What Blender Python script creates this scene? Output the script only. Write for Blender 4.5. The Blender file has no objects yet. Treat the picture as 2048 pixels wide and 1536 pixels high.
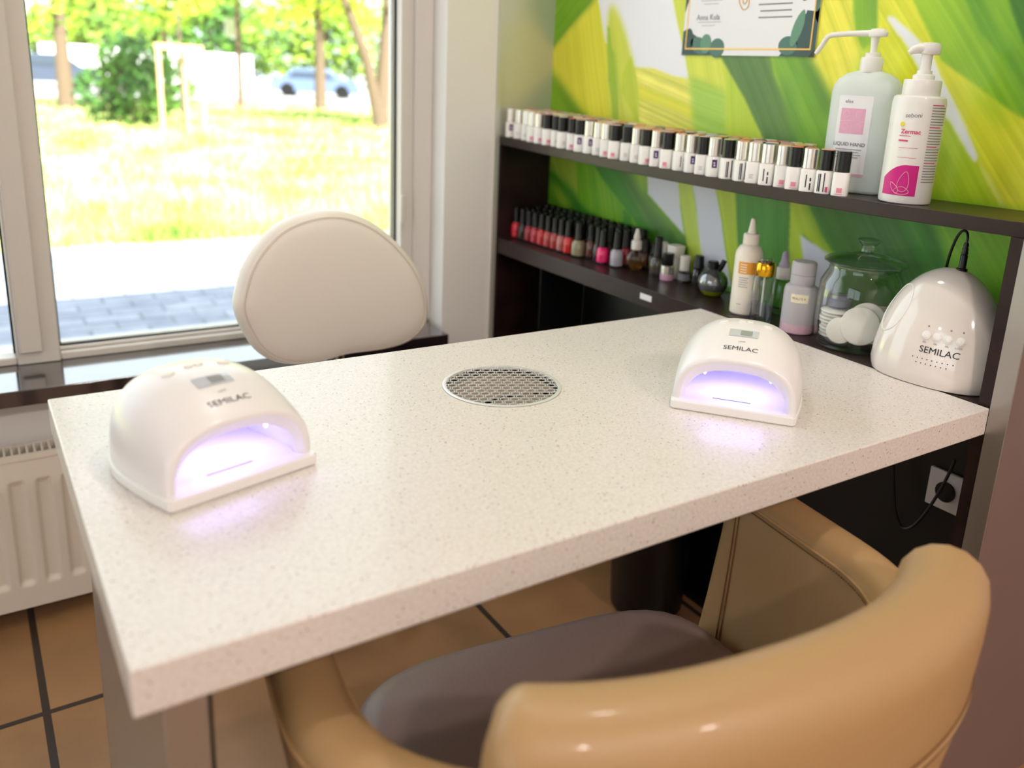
import bpy, math, random
import numpy as np
from mathutils import Vector, Matrix
random.seed(7)
C = bpy.context.scene.collection
SC = bpy.context.scene
# ---------------------------------------------------------------- camera
cam_d = bpy.data.cameras.new('camera'); cam = bpy.data.objects.new('camera', cam_d); C.objects.link(cam)
r_ = Vector((0.8229207, -0.5655071, 0.0548014)); u_ = Vector((0.1080485, 0.2504629, 0.9620779)); f_ = Vector((0.5577876, 0.7857926, -0.2672133))
M = Matrix((r_, u_, -f_)).transposed().to_4x4(); M.translation = (-0.0625, -0.5970, 1.1970)
cam.matrix_world = M
cam_d.sensor_width = 36; cam_d.lens = 1716.6 / 2048 * 36
cam_d.shift_x = -(1117.9 - 1024) / 2048; cam_d.shift_y = -(768 - 637.4) / 2048
cam_d.clip_start = .02; cam_d.clip_end = 300
cam_d.dof.use_dof = True; cam_d.dof.focus_distance = 1.3; cam_d.dof.aperture_fstop = 2.8
SC.camera = cam
# ---------------------------------------------------------------- view, sky, sun, lights
SC.view_settings.view_transform = 'Standard'; SC.view_settings.look = 'None'
SC.view_settings.exposure = 0.2; SC.view_settings.gamma = 1; SC.view_settings.use_curve_mapping = False
W = bpy.data.worlds.new('sky'); SC.world = W; W.use_nodes = True
bg = W.node_tree.nodes['Background']; bg.inputs[0].default_value = (.84, .92, 1, 1); bg.inputs[1].default_value = 2.5
def lamp(name, kind, loc, energy, col, size=.1, rot=(0, 0, 0), **k):
    d = bpy.data.lights.new(name, kind); d.energy = energy; d.color = col
    if kind == 'AREA': d.size = size; d.shape = k.get('shape', 'DISK'); d.size_y = k.get('size_y', size)
    if kind in ('SPOT', 'POINT'): d.shadow_soft_size = size
    if kind == 'SPOT': d.spot_size = k.get('angle', 1.5); d.spot_blend = .6
    o = bpy.data.objects.new(name, d); C.objects.link(o); o.location = loc; o.rotation_euler = rot
    return o
sun = lamp('sun', 'SUN', (0, 0, 10), 17.0, (1, .95, .86), rot=(math.radians(46), 0, math.radians(8))); sun.data.angle = .01
CEIL = 2.55
for (x, y, e, c) in ((.75, -.1, 6, .88), (-.3, -2.2, 27, .79), (1.0, -2.3, 27, .77), (.6, .8, 4, .90)):
    lamp('ceiling_spot_light', 'AREA', (x, y, CEIL - .03), e, (1, c + .09, c + .05), .12)
# ---------------------------------------------------------------- materials
def lin(c):
    return tuple(((v / 255) / 12.92 if v / 255 <= .04045 else ((v / 255 + .055) / 1.055) ** 2.4) for v in c)
def mat(name, rgb, rough=.5, metal=0, trans=0, ior=1.45, coat=0, emis=None, es=0, spec=.5, alpha=1, sss=0, bump=None):
    m = bpy.data.materials.new(name); m.use_nodes = True; n = m.node_tree; b = n.nodes['Principled BSDF']
    b.inputs['Base Color'].default_value = (*lin(rgb), 1); b.inputs['Roughness'].default_value = rough
    b.inputs['Metallic'].default_value = metal; b.inputs['Transmission Weight'].default_value = trans
    b.inputs['IOR'].default_value = ior; b.inputs['Coat Weight'].default_value = coat; b.inputs['Coat Roughness'].default_value = .08
    b.inputs['Specular IOR Level'].default_value = spec
    if emis: b.inputs['Emission Color'].default_value = (*emis, 1); b.inputs['Emission Strength'].default_value = es
    if bump:
        t = n.nodes.new('ShaderNodeTexNoise'); t.inputs['Scale'].default_value = bump[0]; t.inputs['Detail'].default_value = 4
        co = n.nodes.new('ShaderNodeTexCoord'); n.links.new(co.outputs['Object'], t.inputs['Vector'])
        bp = n.nodes.new('ShaderNodeBump'); bp.inputs['Strength'].default_value = bump[1]; bp.inputs['Distance'].default_value = bump[2]
        n.links.new(t.outputs['Fac'], bp.inputs['Height']); n.links.new(bp.outputs['Normal'], b.inputs['Normal'])
    return m
def noisecol(m, rgb1, rgb2, scale, detail=3, stretch=(1, 1, 1), lo=.35, hi=.65):
    n = m.node_tree; b = n.nodes['Principled BSDF']
    co = n.nodes.new('ShaderNodeTexCoord'); mp = n.nodes.new('ShaderNodeMapping'); mp.inputs['Scale'].default_value = stretch
    t = n.nodes.new('ShaderNodeTexNoise'); t.inputs['Scale'].default_value = scale; t.inputs['Detail'].default_value = detail
    r = n.nodes.new('ShaderNodeValToRGB'); r.color_ramp.elements[0].position = lo; r.color_ramp.elements[1].position = hi
    r.color_ramp.elements[0].color = (*lin(rgb1), 1); r.color_ramp.elements[1].color = (*lin(rgb2), 1)
    n.links.new(co.outputs['Object'], mp.inputs[0]); n.links.new(mp.outputs[0], t.inputs['Vector']); n.links.new(t.outputs['Fac'], r.inputs[0])
    n.links.new(r.outputs[0], b.inputs['Base Color']); return r
def stone():
    m = mat('speckled_stone', (226, 210, 188), .34, coat=.2); n = m.node_tree; b = n.nodes['Principled BSDF']
    co = n.nodes.new('ShaderNodeTexCoord')
    t = n.nodes.new('ShaderNodeTexNoise'); t.inputs['Scale'].default_value = 260; t.inputs['Detail'].default_value = 5
    r = n.nodes.new('ShaderNodeValToRGB'); e = r.color_ramp.elements
    e[0].position = .38; e[0].color = (*lin((216, 207, 199)), 1); e[1].position = .6; e[1].color = (*lin((228, 221, 215)), 1)
    v = n.nodes.new('ShaderNodeTexVoronoi'); v.inputs['Scale'].default_value = 140
    v2 = n.nodes.new('ShaderNodeTexNoise'); v2.inputs['Scale'].default_value = 90
    lt = n.nodes.new('ShaderNodeMath'); lt.operation = 'LESS_THAN'; 
    mu = n.nodes.new('ShaderNodeMath'); mu.operation = 'MULTIPLY'; mu.inputs[1].default_value = .25
    mx = n.nodes.new('ShaderNodeMix'); mx.data_type = 'RGBA'; mx.inputs[7].default_value = (*lin((146, 112, 82)), 1)
    for a in (t, v, v2): n.links.new(co.outputs['Object'], a.inputs['Vector'])
    n.links.new(t.outputs['Fac'], r.inputs[0]); n.links.new(v2.outputs['Fac'], mu.inputs[0])
    n.links.new(v.outputs['Distance'], lt.inputs[0]); n.links.new(mu.outputs[0], lt.inputs[1])
    s = n.nodes.new('ShaderNodeMath'); s.operation = 'MULTIPLY'; s.inputs[1].default_value = .95
    n.links.new(lt.outputs[0], s.inputs[0]); n.links.new(s.outputs[0], mx.inputs[0]); n.links.new(r.outputs[0], mx.inputs[6])
    n.links.new(mx.outputs[2], b.inputs['Base Color']); return m
def brick(name, c1, c2, mortar, w, h, ms, off, loc=(0, 0, 0), rough=.4, coat=0, vary=0):
    m = mat(name, c1, rough, coat=coat); n = m.node_tree; b = n.nodes['Principled BSDF']
    co = n.nodes.new('ShaderNodeTexCoord'); mp = n.nodes.new('ShaderNodeMapping'); mp.inputs['Location'].default_value = loc
    t = n.nodes.new('ShaderNodeTexBrick'); t.offset = off; t.squash = 1
    t.inputs['Color1'].default_value = (*lin(c1), 1); t.inputs['Color2'].default_value = (*lin(c2), 1); t.inputs['Mortar'].default_value = (*lin(mortar), 1)
    t.inputs['Scale'].default_value = 1; t.inputs['Mortar Size'].default_value = ms; t.inputs['Mortar Smooth'].default_value = .1
    t.inputs['Brick Width'].default_value = w; t.inputs['Row Height'].default_value = h
    n.links.new(co.outputs['Object'], mp.inputs[0]); n.links.new(mp.outputs[0], t.inputs['Vector'])
    nz = n.nodes.new('ShaderNodeTexNoise'); nz.inputs['Scale'].default_value = 6; nz.inputs['Detail'].default_value = 6; n.links.new(co.outputs['Object'], nz.inputs['Vector'])
    mx = n.nodes.new('ShaderNodeMix'); mx.data_type = 'RGBA'; mx.blend_type = 'OVERLAY'; mx.inputs[0].default_value = vary
    n.links.new(t.outputs['Color'], mx.inputs[6]); n.links.new(nz.outputs['Fac'], mx.inputs[7]); n.links.new(mx.outputs[2], b.inputs['Base Color'])
    bp = n.nodes.new('ShaderNodeBump'); bp.inputs['Strength'].default_value = .4; bp.inputs['Distance'].default_value = .002; bp.invert = True
    n.links.new(t.outputs['Fac'], bp.inputs['Height']); n.links.new(bp.outputs['Normal'], b.inputs['Normal']); return m
def thin_glass(name, tint=(1, 1, 1), rough=0.0, gloss=1.0):
    m = bpy.data.materials.new(name); m.use_nodes = True; n = m.node_tree; n.nodes.clear()
    o = n.nodes.new('ShaderNodeOutputMaterial'); mx = n.nodes.new('ShaderNodeMixShader'); t = n.nodes.new('ShaderNodeBsdfTransparent'); g = n.nodes.new('ShaderNodeBsdfGlossy')
    t.inputs[0].default_value = (*tint, 1); g.inputs['Roughness'].default_value = rough
    fr = n.nodes.new('ShaderNodeLayerWeight'); fr.inputs[0].default_value = .5; pw = n.nodes.new('ShaderNodeMath'); pw.operation = 'POWER'; pw.inputs[1].default_value = 3
    mu = n.nodes.new('ShaderNodeMath'); mu.operation = 'MULTIPLY_ADD'; mu.inputs[1].default_value = .55 * gloss; mu.inputs[2].default_value = .035 * gloss
    n.links.new(fr.outputs['Facing'], pw.inputs[0]); n.links.new(pw.outputs[0], mu.inputs[0]); n.links.new(mu.outputs[0], mx.inputs[0]); n.links.new(t.outputs[0], mx.inputs[1]); n.links.new(g.outputs[0], mx.inputs[2])
    n.links.new(mx.outputs[0], o.inputs[0]); return m
MT = {}
MT['stone'] = stone()
MT['wall'] = mat('white_wall_paint', (232, 227, 223), .8)
MT['ceil'] = mat('ceiling_paint', (235, 228, 218), .9)
MT['frame'] = mat('white_window_plastic', (214, 206, 200), .35)
MT['gasket'] = mat('rubber_gasket', (20, 22, 24), .6)
MT['darkwood'] = mat('dark_laminate', (48, 29, 28), .34, coat=.0, spec=.35); noisecol(MT['darkwood'], (30, 17, 17), (48, 30, 29), 14, 4, (1, .12, 1))
MT['sill'] = mat('dark_sill_laminate', (34, 24, 28), .14, coat=1.0); MT['sill'].node_tree.nodes['Principled BSDF'].inputs['Coat IOR'].default_value = 2.1
MT['black'] = mat('black_plastic', (12, 12, 14), .35)
MT['cap_black'] = mat('black_cap', (16, 15, 17), .3, coat=.1)
MT['alu'] = mat('brushed_aluminium', (176, 172, 166), .34, metal=.85)
MT['panel'] = mat('satin_laminate_panel', (206, 204, 192), .3, metal=.5)
MT['mauve'] = mat('taupe_panel', (128, 106, 100), .45, metal=.15)
MT['steel'] = mat('stainless_steel', (238, 238, 238), .38, metal=.55)
MT['chrome'] = mat('chrome', (225, 225, 228), .08, metal=1)
MT['silver'] = mat('silver_cap', (236, 232, 224), .24, metal=.85)
MT['gold'] = mat('gold_cap', (226, 170, 40), .16, metal=1)
MT['lampwhite'] = mat('glossy_white_plastic', (234, 229, 229), .32, coat=.15)
MT['domewhite'] = mat('pearl_white_plastic', (226, 216, 208), .12, coat=.8)
MT['white'] = mat('white_plastic', (236, 232, 228), .35, coat=.2)
MT['inner'] = mat('white_lamp_interior', (228, 228, 240), .2)
MT['led'] = mat('lit_led', (220, 215, 255), .4, emis=(.62, .55, 1), es=9)
MT['leather'] = mat('tan_leather', (176, 141, 97), .44, coat=.08, bump=(420, .12, .001))
MT['leather_in'] = mat('tan_leather_inside', (196, 156, 102), .45, bump=(420, .12, .001))
MT['thread'] = mat('brown_thread', (120, 84, 44), .8)
MT['seat'] = mat('grey_brown_leather', (146, 124, 116), .46, coat=.05, bump=(300, .3, .001))
MT['cream'] = mat('cream_leather', (238, 229, 220), .42, bump=(400, .1, .001))
MT['cream_thread'] = mat('cream_thread', (190, 172, 148), .8)
MT['radiator'] = mat('radiator_enamel', (226, 216, 204), .4)
MT['ink'] = mat('dark_ink', (30, 28, 32), .6)
MT['grey_ink'] = mat('grey_ink', (130, 128, 134), .7)
MT['pink_ink'] = mat('pink_print', (214, 70, 120), .6)
MT['paper'] = mat('white_paper', (238, 236, 240), .5)
MT['glass'] = thin_glass('window_glass', (.97, .99, .98), gloss=.8)
MT['jar'] = thin_glass('clear_jar_glass', (.965, .985, .975), gloss=2.2)
MT['clear'] = thin_glass('clear_bottle_glass', (.94, .95, .96), gloss=1.6)
MT['floor'] = brick('floor_tiles', (160, 120, 82), (152, 112, 76), (52, 42, 36), .434, .434, .007, 0, loc=(.035 + .434 * 8, -1.03 + .434 * 8, 0), rough=.38, vary=.35)
# ---------------------------------------------------------------- mesh helpers
def link(name, me, parent=None):
    o = bpy.data.objects.new(name, me); C.objects.link(o)
    if parent: o.parent = parent
    return o
class B:
    def __init__(s): s.v = []; s.f = []
    def add(s, v, f):
        k = len(s.v); s.v += [tuple(p) for p in v]; s.f += [tuple(i + k for i in q) for q in f]; return s
    def box(s, x0, y0, z0, x1, y1, z1):
        return s.add([(x0, y0, z0), (x1, y0, z0), (x1, y1, z0), (x0, y1, z0), (x0, y0, z1), (x1, y0, z1), (x1, y1, z1), (x0, y1, z1)],
                     [(0, 3, 2, 1), (4, 5, 6, 7), (0, 1, 5, 4), (1, 2, 6, 5), (2, 3, 7, 6), (3, 0, 4, 7)])
    def loft(s, rings, cap0=True, cap1=True, closed=True):
        n = len(rings[0]); v = [p for r in rings for p in r]; f = []
        for i in range(len(rings) - 1):
            for j in range(n if closed else n - 1):
                a = i * n + j; b = i * n + (j + 1) % n; f.append((a, b, b + n, a + n))
        if cap0: f.append(tuple(range(n))[::-1])
        if cap1: f.append(tuple(range((len(rings) - 1) * n, len(rings) * n)))
        return s.add(v, f)
    def lathe(s, prof, c=(0, 0, 0), seg=28, n=2, sy=1, rot=0, cap0=True, cap1=True):
        rings = []
        for r, z in prof:
            ring = []
            for k in range(seg):
                a = 2 * math.pi * k / seg; ca, sa = math.cos(a), math.sin(a)
                q = (abs(ca) ** n + abs(sa) ** n) ** (-1 / n); x = r * q * ca; y = r * sy * q * sa
                ring.append((c[0] + x * math.cos(rot) - y * math.sin(rot), c[1] + x * math.sin(rot) + y * math.cos(rot), c[2] + z))
            rings.append(ring)
        return s.loft(rings, cap0, cap1)
    def tube(s, pts, r, seg=8, closed=False, cap=True):
        pts = [Vector(p) for p in pts]; rings = []; up = None
        for i, p in enumerate(pts):
            a = pts[i - 1] if (i > 0 or closed) else p; b = pts[(i + 1) % len(pts)] if (i < len(pts) - 1 or closed) else p
            t = (b - a).normalized()
            if up is None: up = t.orthogonal().normalized()
            up = (up - t * up.dot(t)).normalized(); w = t.cross(up)
            rr = r[i] if isinstance(r, (list, tuple)) else r
            rings.append([tuple(p + up * math.cos(2 * math.pi * k / seg) * rr + w * math.sin(2 * math.pi * k / seg) * rr) for k in range(seg)])
        if closed: rings.append(rings[0]); cap = False
        return s.loft(rings, cap, cap)
    def mesh(s, name, m, sharp=38, bevel=0):
        me = bpy.data.meshes.new(name); me.from_pydata(s.v, [], s.f); me.update()
        ms = m if isinstance(m, (list, tuple)) else [m]
        for q in ms: me.materials.append(q)
        me.polygons.foreach_set('use_smooth', [True] * len(me.polygons)); me.set_sharp_from_angle(angle=math.radians(sharp))
        return me
    def build(s, name, m, parent=None, sharp=38, bevel=0, fix=True, seg=2):
        me = s.mesh(name, m, sharp)
        if fix:
            import bmesh
            b = bmesh.new(); b.from_mesh(me); bmesh.ops.recalc_face_normals(b, faces=b.faces); b.to_mesh(me); b.free()
        o = link(name, me, parent)
        if bevel:
            md = o.modifiers.new('bevel', 'BEVEL'); md.width = bevel; md.segments = seg; md.limit_method = 'ANGLE'; md.angle_limit = math.radians(40)
        return o
def tag(o, label, cat, group=None, kind=None):
    if label: o['label'] = label
    if cat: o['category'] = cat
    if group: o['group'] = group
    if kind: o['kind'] = kind
    return o
def thing(name, loc, label, cat, rz=0, group=None):
    o = bpy.data.objects.new(name, None); C.objects.link(o); o.location = loc; o.rotation_euler = (0, 0, rz); o.empty_display_size = .05
    return tag(o, label, cat, group)
def struct(o): o['kind'] = 'structure'; return o
def dup(root, loc, rz=None):
    r = root.copy(); C.objects.link(r); r.location = loc
    if rz is not None: r.rotation_euler = (0, 0, rz)
    for ch in root.children:
        c = ch.copy(); C.objects.link(c); c.parent = r
        for g in ch.children:
            d = g.copy(); C.objects.link(d); d.parent = c
    return r
_tc = {}
def text2d(s, size, bold=0, sx=1):
    k = (s, size, bold, sx)
    if k not in _tc:
        cu = bpy.data.curves.new('t', 'FONT'); cu.body = s; cu.size = size; cu.align_x = 'CENTER'; cu.align_y = 'CENTER'; cu.offset = bold; cu.resolution_u = 3
        o = bpy.data.objects.new('t', cu); C.objects.link(o); bpy.context.view_layer.update()
        me = bpy.data.meshes.new_from_object(o.evaluated_get(bpy.context.evaluated_depsgraph_get()))
        _tc[k] = ([(v.co.x * sx, v.co.y) for v in me.vertices], [tuple(p.vertices) for p in me.polygons])
        bpy.data.objects.remove(o); bpy.data.meshes.remove(me); bpy.data.curves.remove(cu)
    return _tc[k]
def word(name, s, size, fn, m, parent, bold=0, sx=1):
    v, f = text2d(s, size, bold, sx); b = B(); b.add([fn(x, y) for x, y in v], f); return b.build(name, m, parent, fix=False)
ORD = ['first', 'second', 'third', 'fourth', 'fifth', 'sixth', 'seventh', 'eighth', 'ninth', 'tenth', 'eleventh', 'twelfth', 'thirteenth', 'fourteenth', 'fifteenth', 'sixteenth', 'seventeenth', 'eighteenth', 'nineteenth', 'twentieth']
def ordw(i):
    if i < 20: return ORD[i]
    t = ['twenty', 'thirty', 'forty'][(i + 1) // 10 - 2]
    return (t + '-' + ORD[(i + 1) % 10 - 1]) if (i + 1) % 10 else {30: 'thirtieth', 40: 'fortieth'}[i + 1]
# ================================================================ THE ROOM
XL, XM, YW = 1.145, 1.308, 1.432          # shelf front plane, mural wall, window wall
struct(B().box(-3, -3.2, -.1, 3, 1.75, 0).build('floor', MT['floor'], fix=False))
struct(B().box(-3, -3.2, CEIL, 3, 1.75, CEIL + .1).build('ceiling', MT['ceil']))
for q in ((-3.1, -3.2, 0, -3, 1.75, .8), (-3.1, -3.2, 2.35, -3, 1.75, CEIL), (-3.1, -3.2, .8, -3, -2.4, 2.35), (-3.1, .4, .8, -3, 1.75, 2.35)): struct(B().box(*q).build('wall_left', MT['wall']))  # opening left in the unseen wall for the added fill window
struct(B().box(-3, -3.3, 0, 3, -3.2, CEIL).build('wall_front', MT['wall']))
struct(B().box(3, -3.2, 0, 3.1, 1.75, CEIL).build('wall_right', MT['wall']))
for q in ((-3, YW, 0, .985, 1.75, .497), (.985, YW, 0, XL, 1.75, CEIL), (XL, YW, 0, 3, 1.75, CEIL), (-3, YW, .497, -1.6, 1.75, CEIL), (-1.6, YW, 2.3, .985, 1.75, CEIL), (-3, 1.55, CEIL + .1, 3, 1.75, 3.3)):
    struct(B().box(*q).build('wall_back', MT['wall']))
# end panel of the niche on the window side, partition panel on the near side
t = thing('end_panel', (XL, YW, 0), 'satin end panel at the window end of the dark shelving, mirroring the green wall', 'panel')
B().box(0, -.0005, 0, .163, -.0002, 2.4).build('panel', MT['panel'], t)
B().box(-.013, -.006, 0, -.0005, -.0005, 2.4).build('edge_strip', MT['panel'], t)
pt = thing('partition_panel', (XL, 0, 0), 'tall taupe partition with silver edge closing the near end of the shelving', 'partition')
B().box(0, -.028, 0, .55, -.001, 2.45).build('panel', MT['mauve'], pt, bevel=.001)
B().box(-.004, -.0285, 0, -.0004, -.0005, 2.45).build('edge_strip', MT['alu'], pt)
# mural wall
MURAL=[
([(1568,1488),(87,1393),(-58,692),(1468,311)],(205,220,60),(190,210,45),(-0.99,0.12),(-0.16,-0.99),8),
([(1448,1273),(1267,1398),(1264,1438),(1257,1437),(1242,1397),(1228,1366),(1200,1293),(1191,1291),(1183,1214),(1154,1145),(1142,1079),(1281,1114),(1377,1178),(1451,1222)],(232,228,62),(226,230,48),(-0.12,-0.99),(-0.3,-0.95),10),
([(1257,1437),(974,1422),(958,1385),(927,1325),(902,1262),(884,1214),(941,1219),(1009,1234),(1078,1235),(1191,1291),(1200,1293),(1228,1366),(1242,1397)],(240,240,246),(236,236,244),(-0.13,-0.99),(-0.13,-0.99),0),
([(1081,1236),(1046,1237),(1009,1235),(972,1227),(942,1220),(884,1215),(812,1203),(797,1099),(1040,1087),(1067,1197)],(232,228,96),(222,224,90),(-0.14,-0.99),(-0.97,-0.22),34),
([(1064,1197),(996,1184),(804,1147),(800,1117),(932,1147),(1053,1166)],(222,220,50),(205,215,55),(-1.0,0.06),(-0.98,-0.2),14),
([(1185,1383),(1171,1377),(1152,1360),(1120,1314),(1095,1265),(1076,1221),(1056,1162),(1039,1079),(1122,1081),(1147,1116),(1162,1157),(1181,1203),(1191,1275),(1196,1345),(1192,1375)],(215,222,80),(218,222,70),(-0.08,-1.0),(-0.32,-0.95),12),
([(1195,1335),(1184,1329),(1173,1283),(1158,1267),(1145,1215),(1133,1158),(1119,1081),(1141,1079),(1162,1157),(1181,1203),(1191,1275)],(170,200,60),(130,182,72),(-0.12,-0.99),(-0.28,-0.96),10),
([(1095,1265),(1076,1221),(1056,1162),(1038,1079),(1050,1086),(1064,1122),(1101,1156),(1124,1179),(1126,1223),(1111,1244)],(200,215,60),(132,185,40),(-0.12,-0.99),(-0.32,-0.95),10),
([(1465,1459),(1258,1447),(1267,1398),(1448,1273)],(122,180,20),(184,208,90),(-0.99,0.11),(-0.8,0.6),14),
([(1278,1400),(1257,1409),(1263,1393),(1361,1332),(1448,1271),(1444,1282),(1365,1338)],(112,158,40),(120,165,30),(-0.12,-0.99),(-0.81,0.59),4),
([(1451,1220),(1296,1118),(1247,1084),(1441,1070)],(138,190,20),(150,196,30),(-1.0,0.06),(-0.73,-0.68),8),
([(1451,1222),(1281,1116),(1233,1085),(1285,1081),(1336,1124),(1414,1183)],(96,145,18),(90,140,14),(-1.0,0.07),(-0.73,-0.68),6),
([(983,1450),(881,1444),(901,1265),(794,1266),(764,1186),(880,1208),(886,1216),(909,1278),(959,1386)],(216,224,70),(224,228,70),(-0.14,-0.99),(-0.32,-0.95),10),
([(886,1217),(848,1213),(765,1190),(743,1072),(841,1074),(868,1160)],(158,200,66),(116,176,52),(-0.14,-0.99),(-0.98,-0.18),16),
([(773,1248),(693,1174),(614,1064),(741,1062)],(188,212,50),(112,182,40),(0.27,-0.96),(-0.2,-0.98),10),
([(824,1319),(674,1317),(637,1231),(518,1065),(616,1074),(708,1179),(794,1266)],(88,128,56),(98,152,36),(-0.48,-0.88),(-0.57,-0.82),10),
([(674,1317),(560,1316),(483,1176),(459,1071),(530,1063),(637,1231)],(118,172,36),(132,182,28),(-0.98,-0.2),(-0.61,-0.79),12),
([(609,1317),(557,1316),(472,1199),(469,1154),(511,1170)],(84,134,36),(104,154,24),(-0.16,-0.99),(-0.64,-0.77),8),
([(626,1222),(597,1203),(539,1101),(561,1099)],(82,132,40),(92,142,34),(-0.16,-0.99),(-0.64,-0.77),8),
([(559,1275),(548,1422),(469,1417),(454,1315),(436,1271),(452,1236),(464,1168)],(232,226,66),(224,228,40),(-0.22,-0.98),(-0.52,-0.85),20),
([(479,1416),(425,1412),(408,1316),(412,1297),(433,1280),(450,1304),(463,1342)],(142,190,34),(160,200,40),(-0.17,-0.98),(-0.17,-0.98),10),
([(442,1413),(425,1412),(407,1316),(412,1307),(422,1326)],(84,132,24),(110,160,30),(-0.17,-0.98),(-0.17,-0.98),8),
([(425,1412),(369,1409),(344,1362),(297,1296),(277,1264),(229,1238),(156,1196),(72,1157),(45,1028),(238,1016),(344,1211),(392,1253)],(226,226,44),(206,220,34),(-0.18,-0.98),(-0.66,-0.75),14),
([(280,1223),(236,1181),(168,1092),(122,1029),(264,1007),(346,1220)],(176,206,30),(150,196,20),(-0.18,-0.98),(-0.62,-0.78),12),
([(229,1238),(156,1196),(131,1163),(154,1166),(199,1199)],(150,196,30),(176,206,30),(-1.0,0.06),(-0.73,-0.68),8),
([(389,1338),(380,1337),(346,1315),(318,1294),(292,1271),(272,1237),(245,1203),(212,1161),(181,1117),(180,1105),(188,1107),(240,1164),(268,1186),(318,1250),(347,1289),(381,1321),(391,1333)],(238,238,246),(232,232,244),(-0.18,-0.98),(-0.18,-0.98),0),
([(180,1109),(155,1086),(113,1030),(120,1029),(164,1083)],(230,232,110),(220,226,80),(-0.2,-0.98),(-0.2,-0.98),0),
([(369,1409),(119,1393),(71,1157),(156,1196),(229,1238),(277,1264),(297,1296),(344,1362)],(168,204,22),(112,172,20),(-0.98,0.17),(-0.65,-0.76),14),
([(278,1403),(229,1400),(186,1324),(127,1256),(117,1207),(176,1274),(216,1309)],(104,162,14),(84,142,16),(-0.2,-0.98),(-0.62,-0.78),10),
([(200,1398),(120,1393),(91,1250),(142,1291)],(64,122,16),(72,134,16),(-0.21,-0.98),(-0.62,-0.78),10),
([(238,1400),(224,1400),(161,1281),(168,1283)],(158,204,30),(150,200,30),(-0.2,-0.98),(-0.6,-0.8),4),
([(1455,1017),(713,1028),(328,1026),(82,1025),(30,771),(1392,322)],(84,150,20),(70,140,18),(-0.98,0.2),(-0.49,-0.87),8),
([(1446,1023),(1299,1020),(1271,888),(1303,889),(1369,934),(1439,955)],(160,186,60),(196,206,40),(-1.0,-0.04),(-0.56,-0.83),14),
([(1440,961),(1369,934),(1306,910),(1216,865),(1134,821),(1294,793),(1301,868),(1437,928)],(44,118,22),(40,110,18),(-0.07,-1.0),(-0.73,-0.68),8),
([(1437,928),(1367,910),(1296,863),(1338,857)],(172,198,60),(176,202,50),(-0.11,-0.99),(-0.75,-0.66),8),
([(1308,1025),(1233,1019),(1184,964),(1079,901),(1046,886),(973,840),(958,721),(1194,667),(1181,865),(1234,867),(1271,888)],(112,172,16),(178,196,20),(-0.98,-0.2),(-0.3,-0.95),18),
([(1082,895),(1046,881),(1037,838),(1067,833)],(60,140,16),(80,150,16),(-0.12,-0.99),(-0.12,-0.99),10),
([(1254,1020),(1133,1021),(1069,946),(952,848),(988,842),(1079,901),(1184,964)],(56,136,16),(80,156,20),(-0.12,-0.99),(-0.71,-0.71),10),
([(1141,1021),(1097,1015),(1032,958),(986,943),(843,861),(821,844),(808,755),(915,731),(952,848),(1026,908),(1069,946)],(60,110,34),(64,124,22),(-0.4,-0.92),(-0.75,-0.66),8),
([(1032,958),(986,943),(843,861),(822,849),(849,853),(933,894)],(120,168,20),(110,160,20),(-0.13,-0.99),(-0.77,-0.64),8),
([(1097,1020),(1006,1018),(993,944),(1032,958)],(140,178,20),(196,204,24),(-0.99,0.11),(-0.52,-0.85),8),
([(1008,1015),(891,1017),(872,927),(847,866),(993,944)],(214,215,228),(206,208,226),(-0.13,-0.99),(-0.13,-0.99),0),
([(901,1013),(854,1014),(821,934),(782,845),(765,765),(808,755),(843,861),(872,927)],(190,210,76),(172,202,46),(-0.17,-0.99),(-0.38,-0.93),10),
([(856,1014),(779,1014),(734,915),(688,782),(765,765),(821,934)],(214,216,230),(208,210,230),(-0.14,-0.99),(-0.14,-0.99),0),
([(782,1016),(708,1014),(675,893),(648,791),(688,782),(734,915)],(182,204,26),(172,200,20),(-0.18,-0.98),(-0.36,-0.93),10),
([(718,1024),(565,1027),(545,914),(504,677),(613,644),(676,859)],(64,142,22),(84,156,22),(-0.98,0.18),(-0.19,-0.98),14),
([(572,1029),(563,1030),(504,677),(511,675)],(34,96,16),(40,100,16),(-0.98,0.2),(-0.15,-0.99),4),
([(565,1030),(528,1029),(511,991),(465,934),(417,895),(426,890),(515,929),(496,858),(485,745),(514,737)],(176,202,30),(190,208,40),(-0.2,-0.98),(-0.5,-0.87),10),
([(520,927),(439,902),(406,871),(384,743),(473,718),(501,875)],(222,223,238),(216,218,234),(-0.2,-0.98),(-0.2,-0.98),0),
([(532,1031),(332,1030),(216,933),(174,802),(377,745),(416,892),(465,934),(511,991)],(52,112,22),(30,84,16),(-0.84,-0.54),(-0.64,-0.77),8),
([(342,1034),(274,1033),(203,925),(194,876),(222,895)],(66,146,20),(54,132,14),(-0.17,-0.98),(-0.65,-0.76),8),
([(280,1034),(263,1034),(207,945),(175,890),(196,885),(234,944)],(36,104,14),(34,100,12),(-0.17,-0.98),(-0.62,-0.78),6),
([(271,1033),(40,1037),(-3,829),(134,788),(197,921),(222,967)],(120,182,20),(132,192,16),(-0.98,0.17),(-0.65,-0.76),12)]
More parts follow.
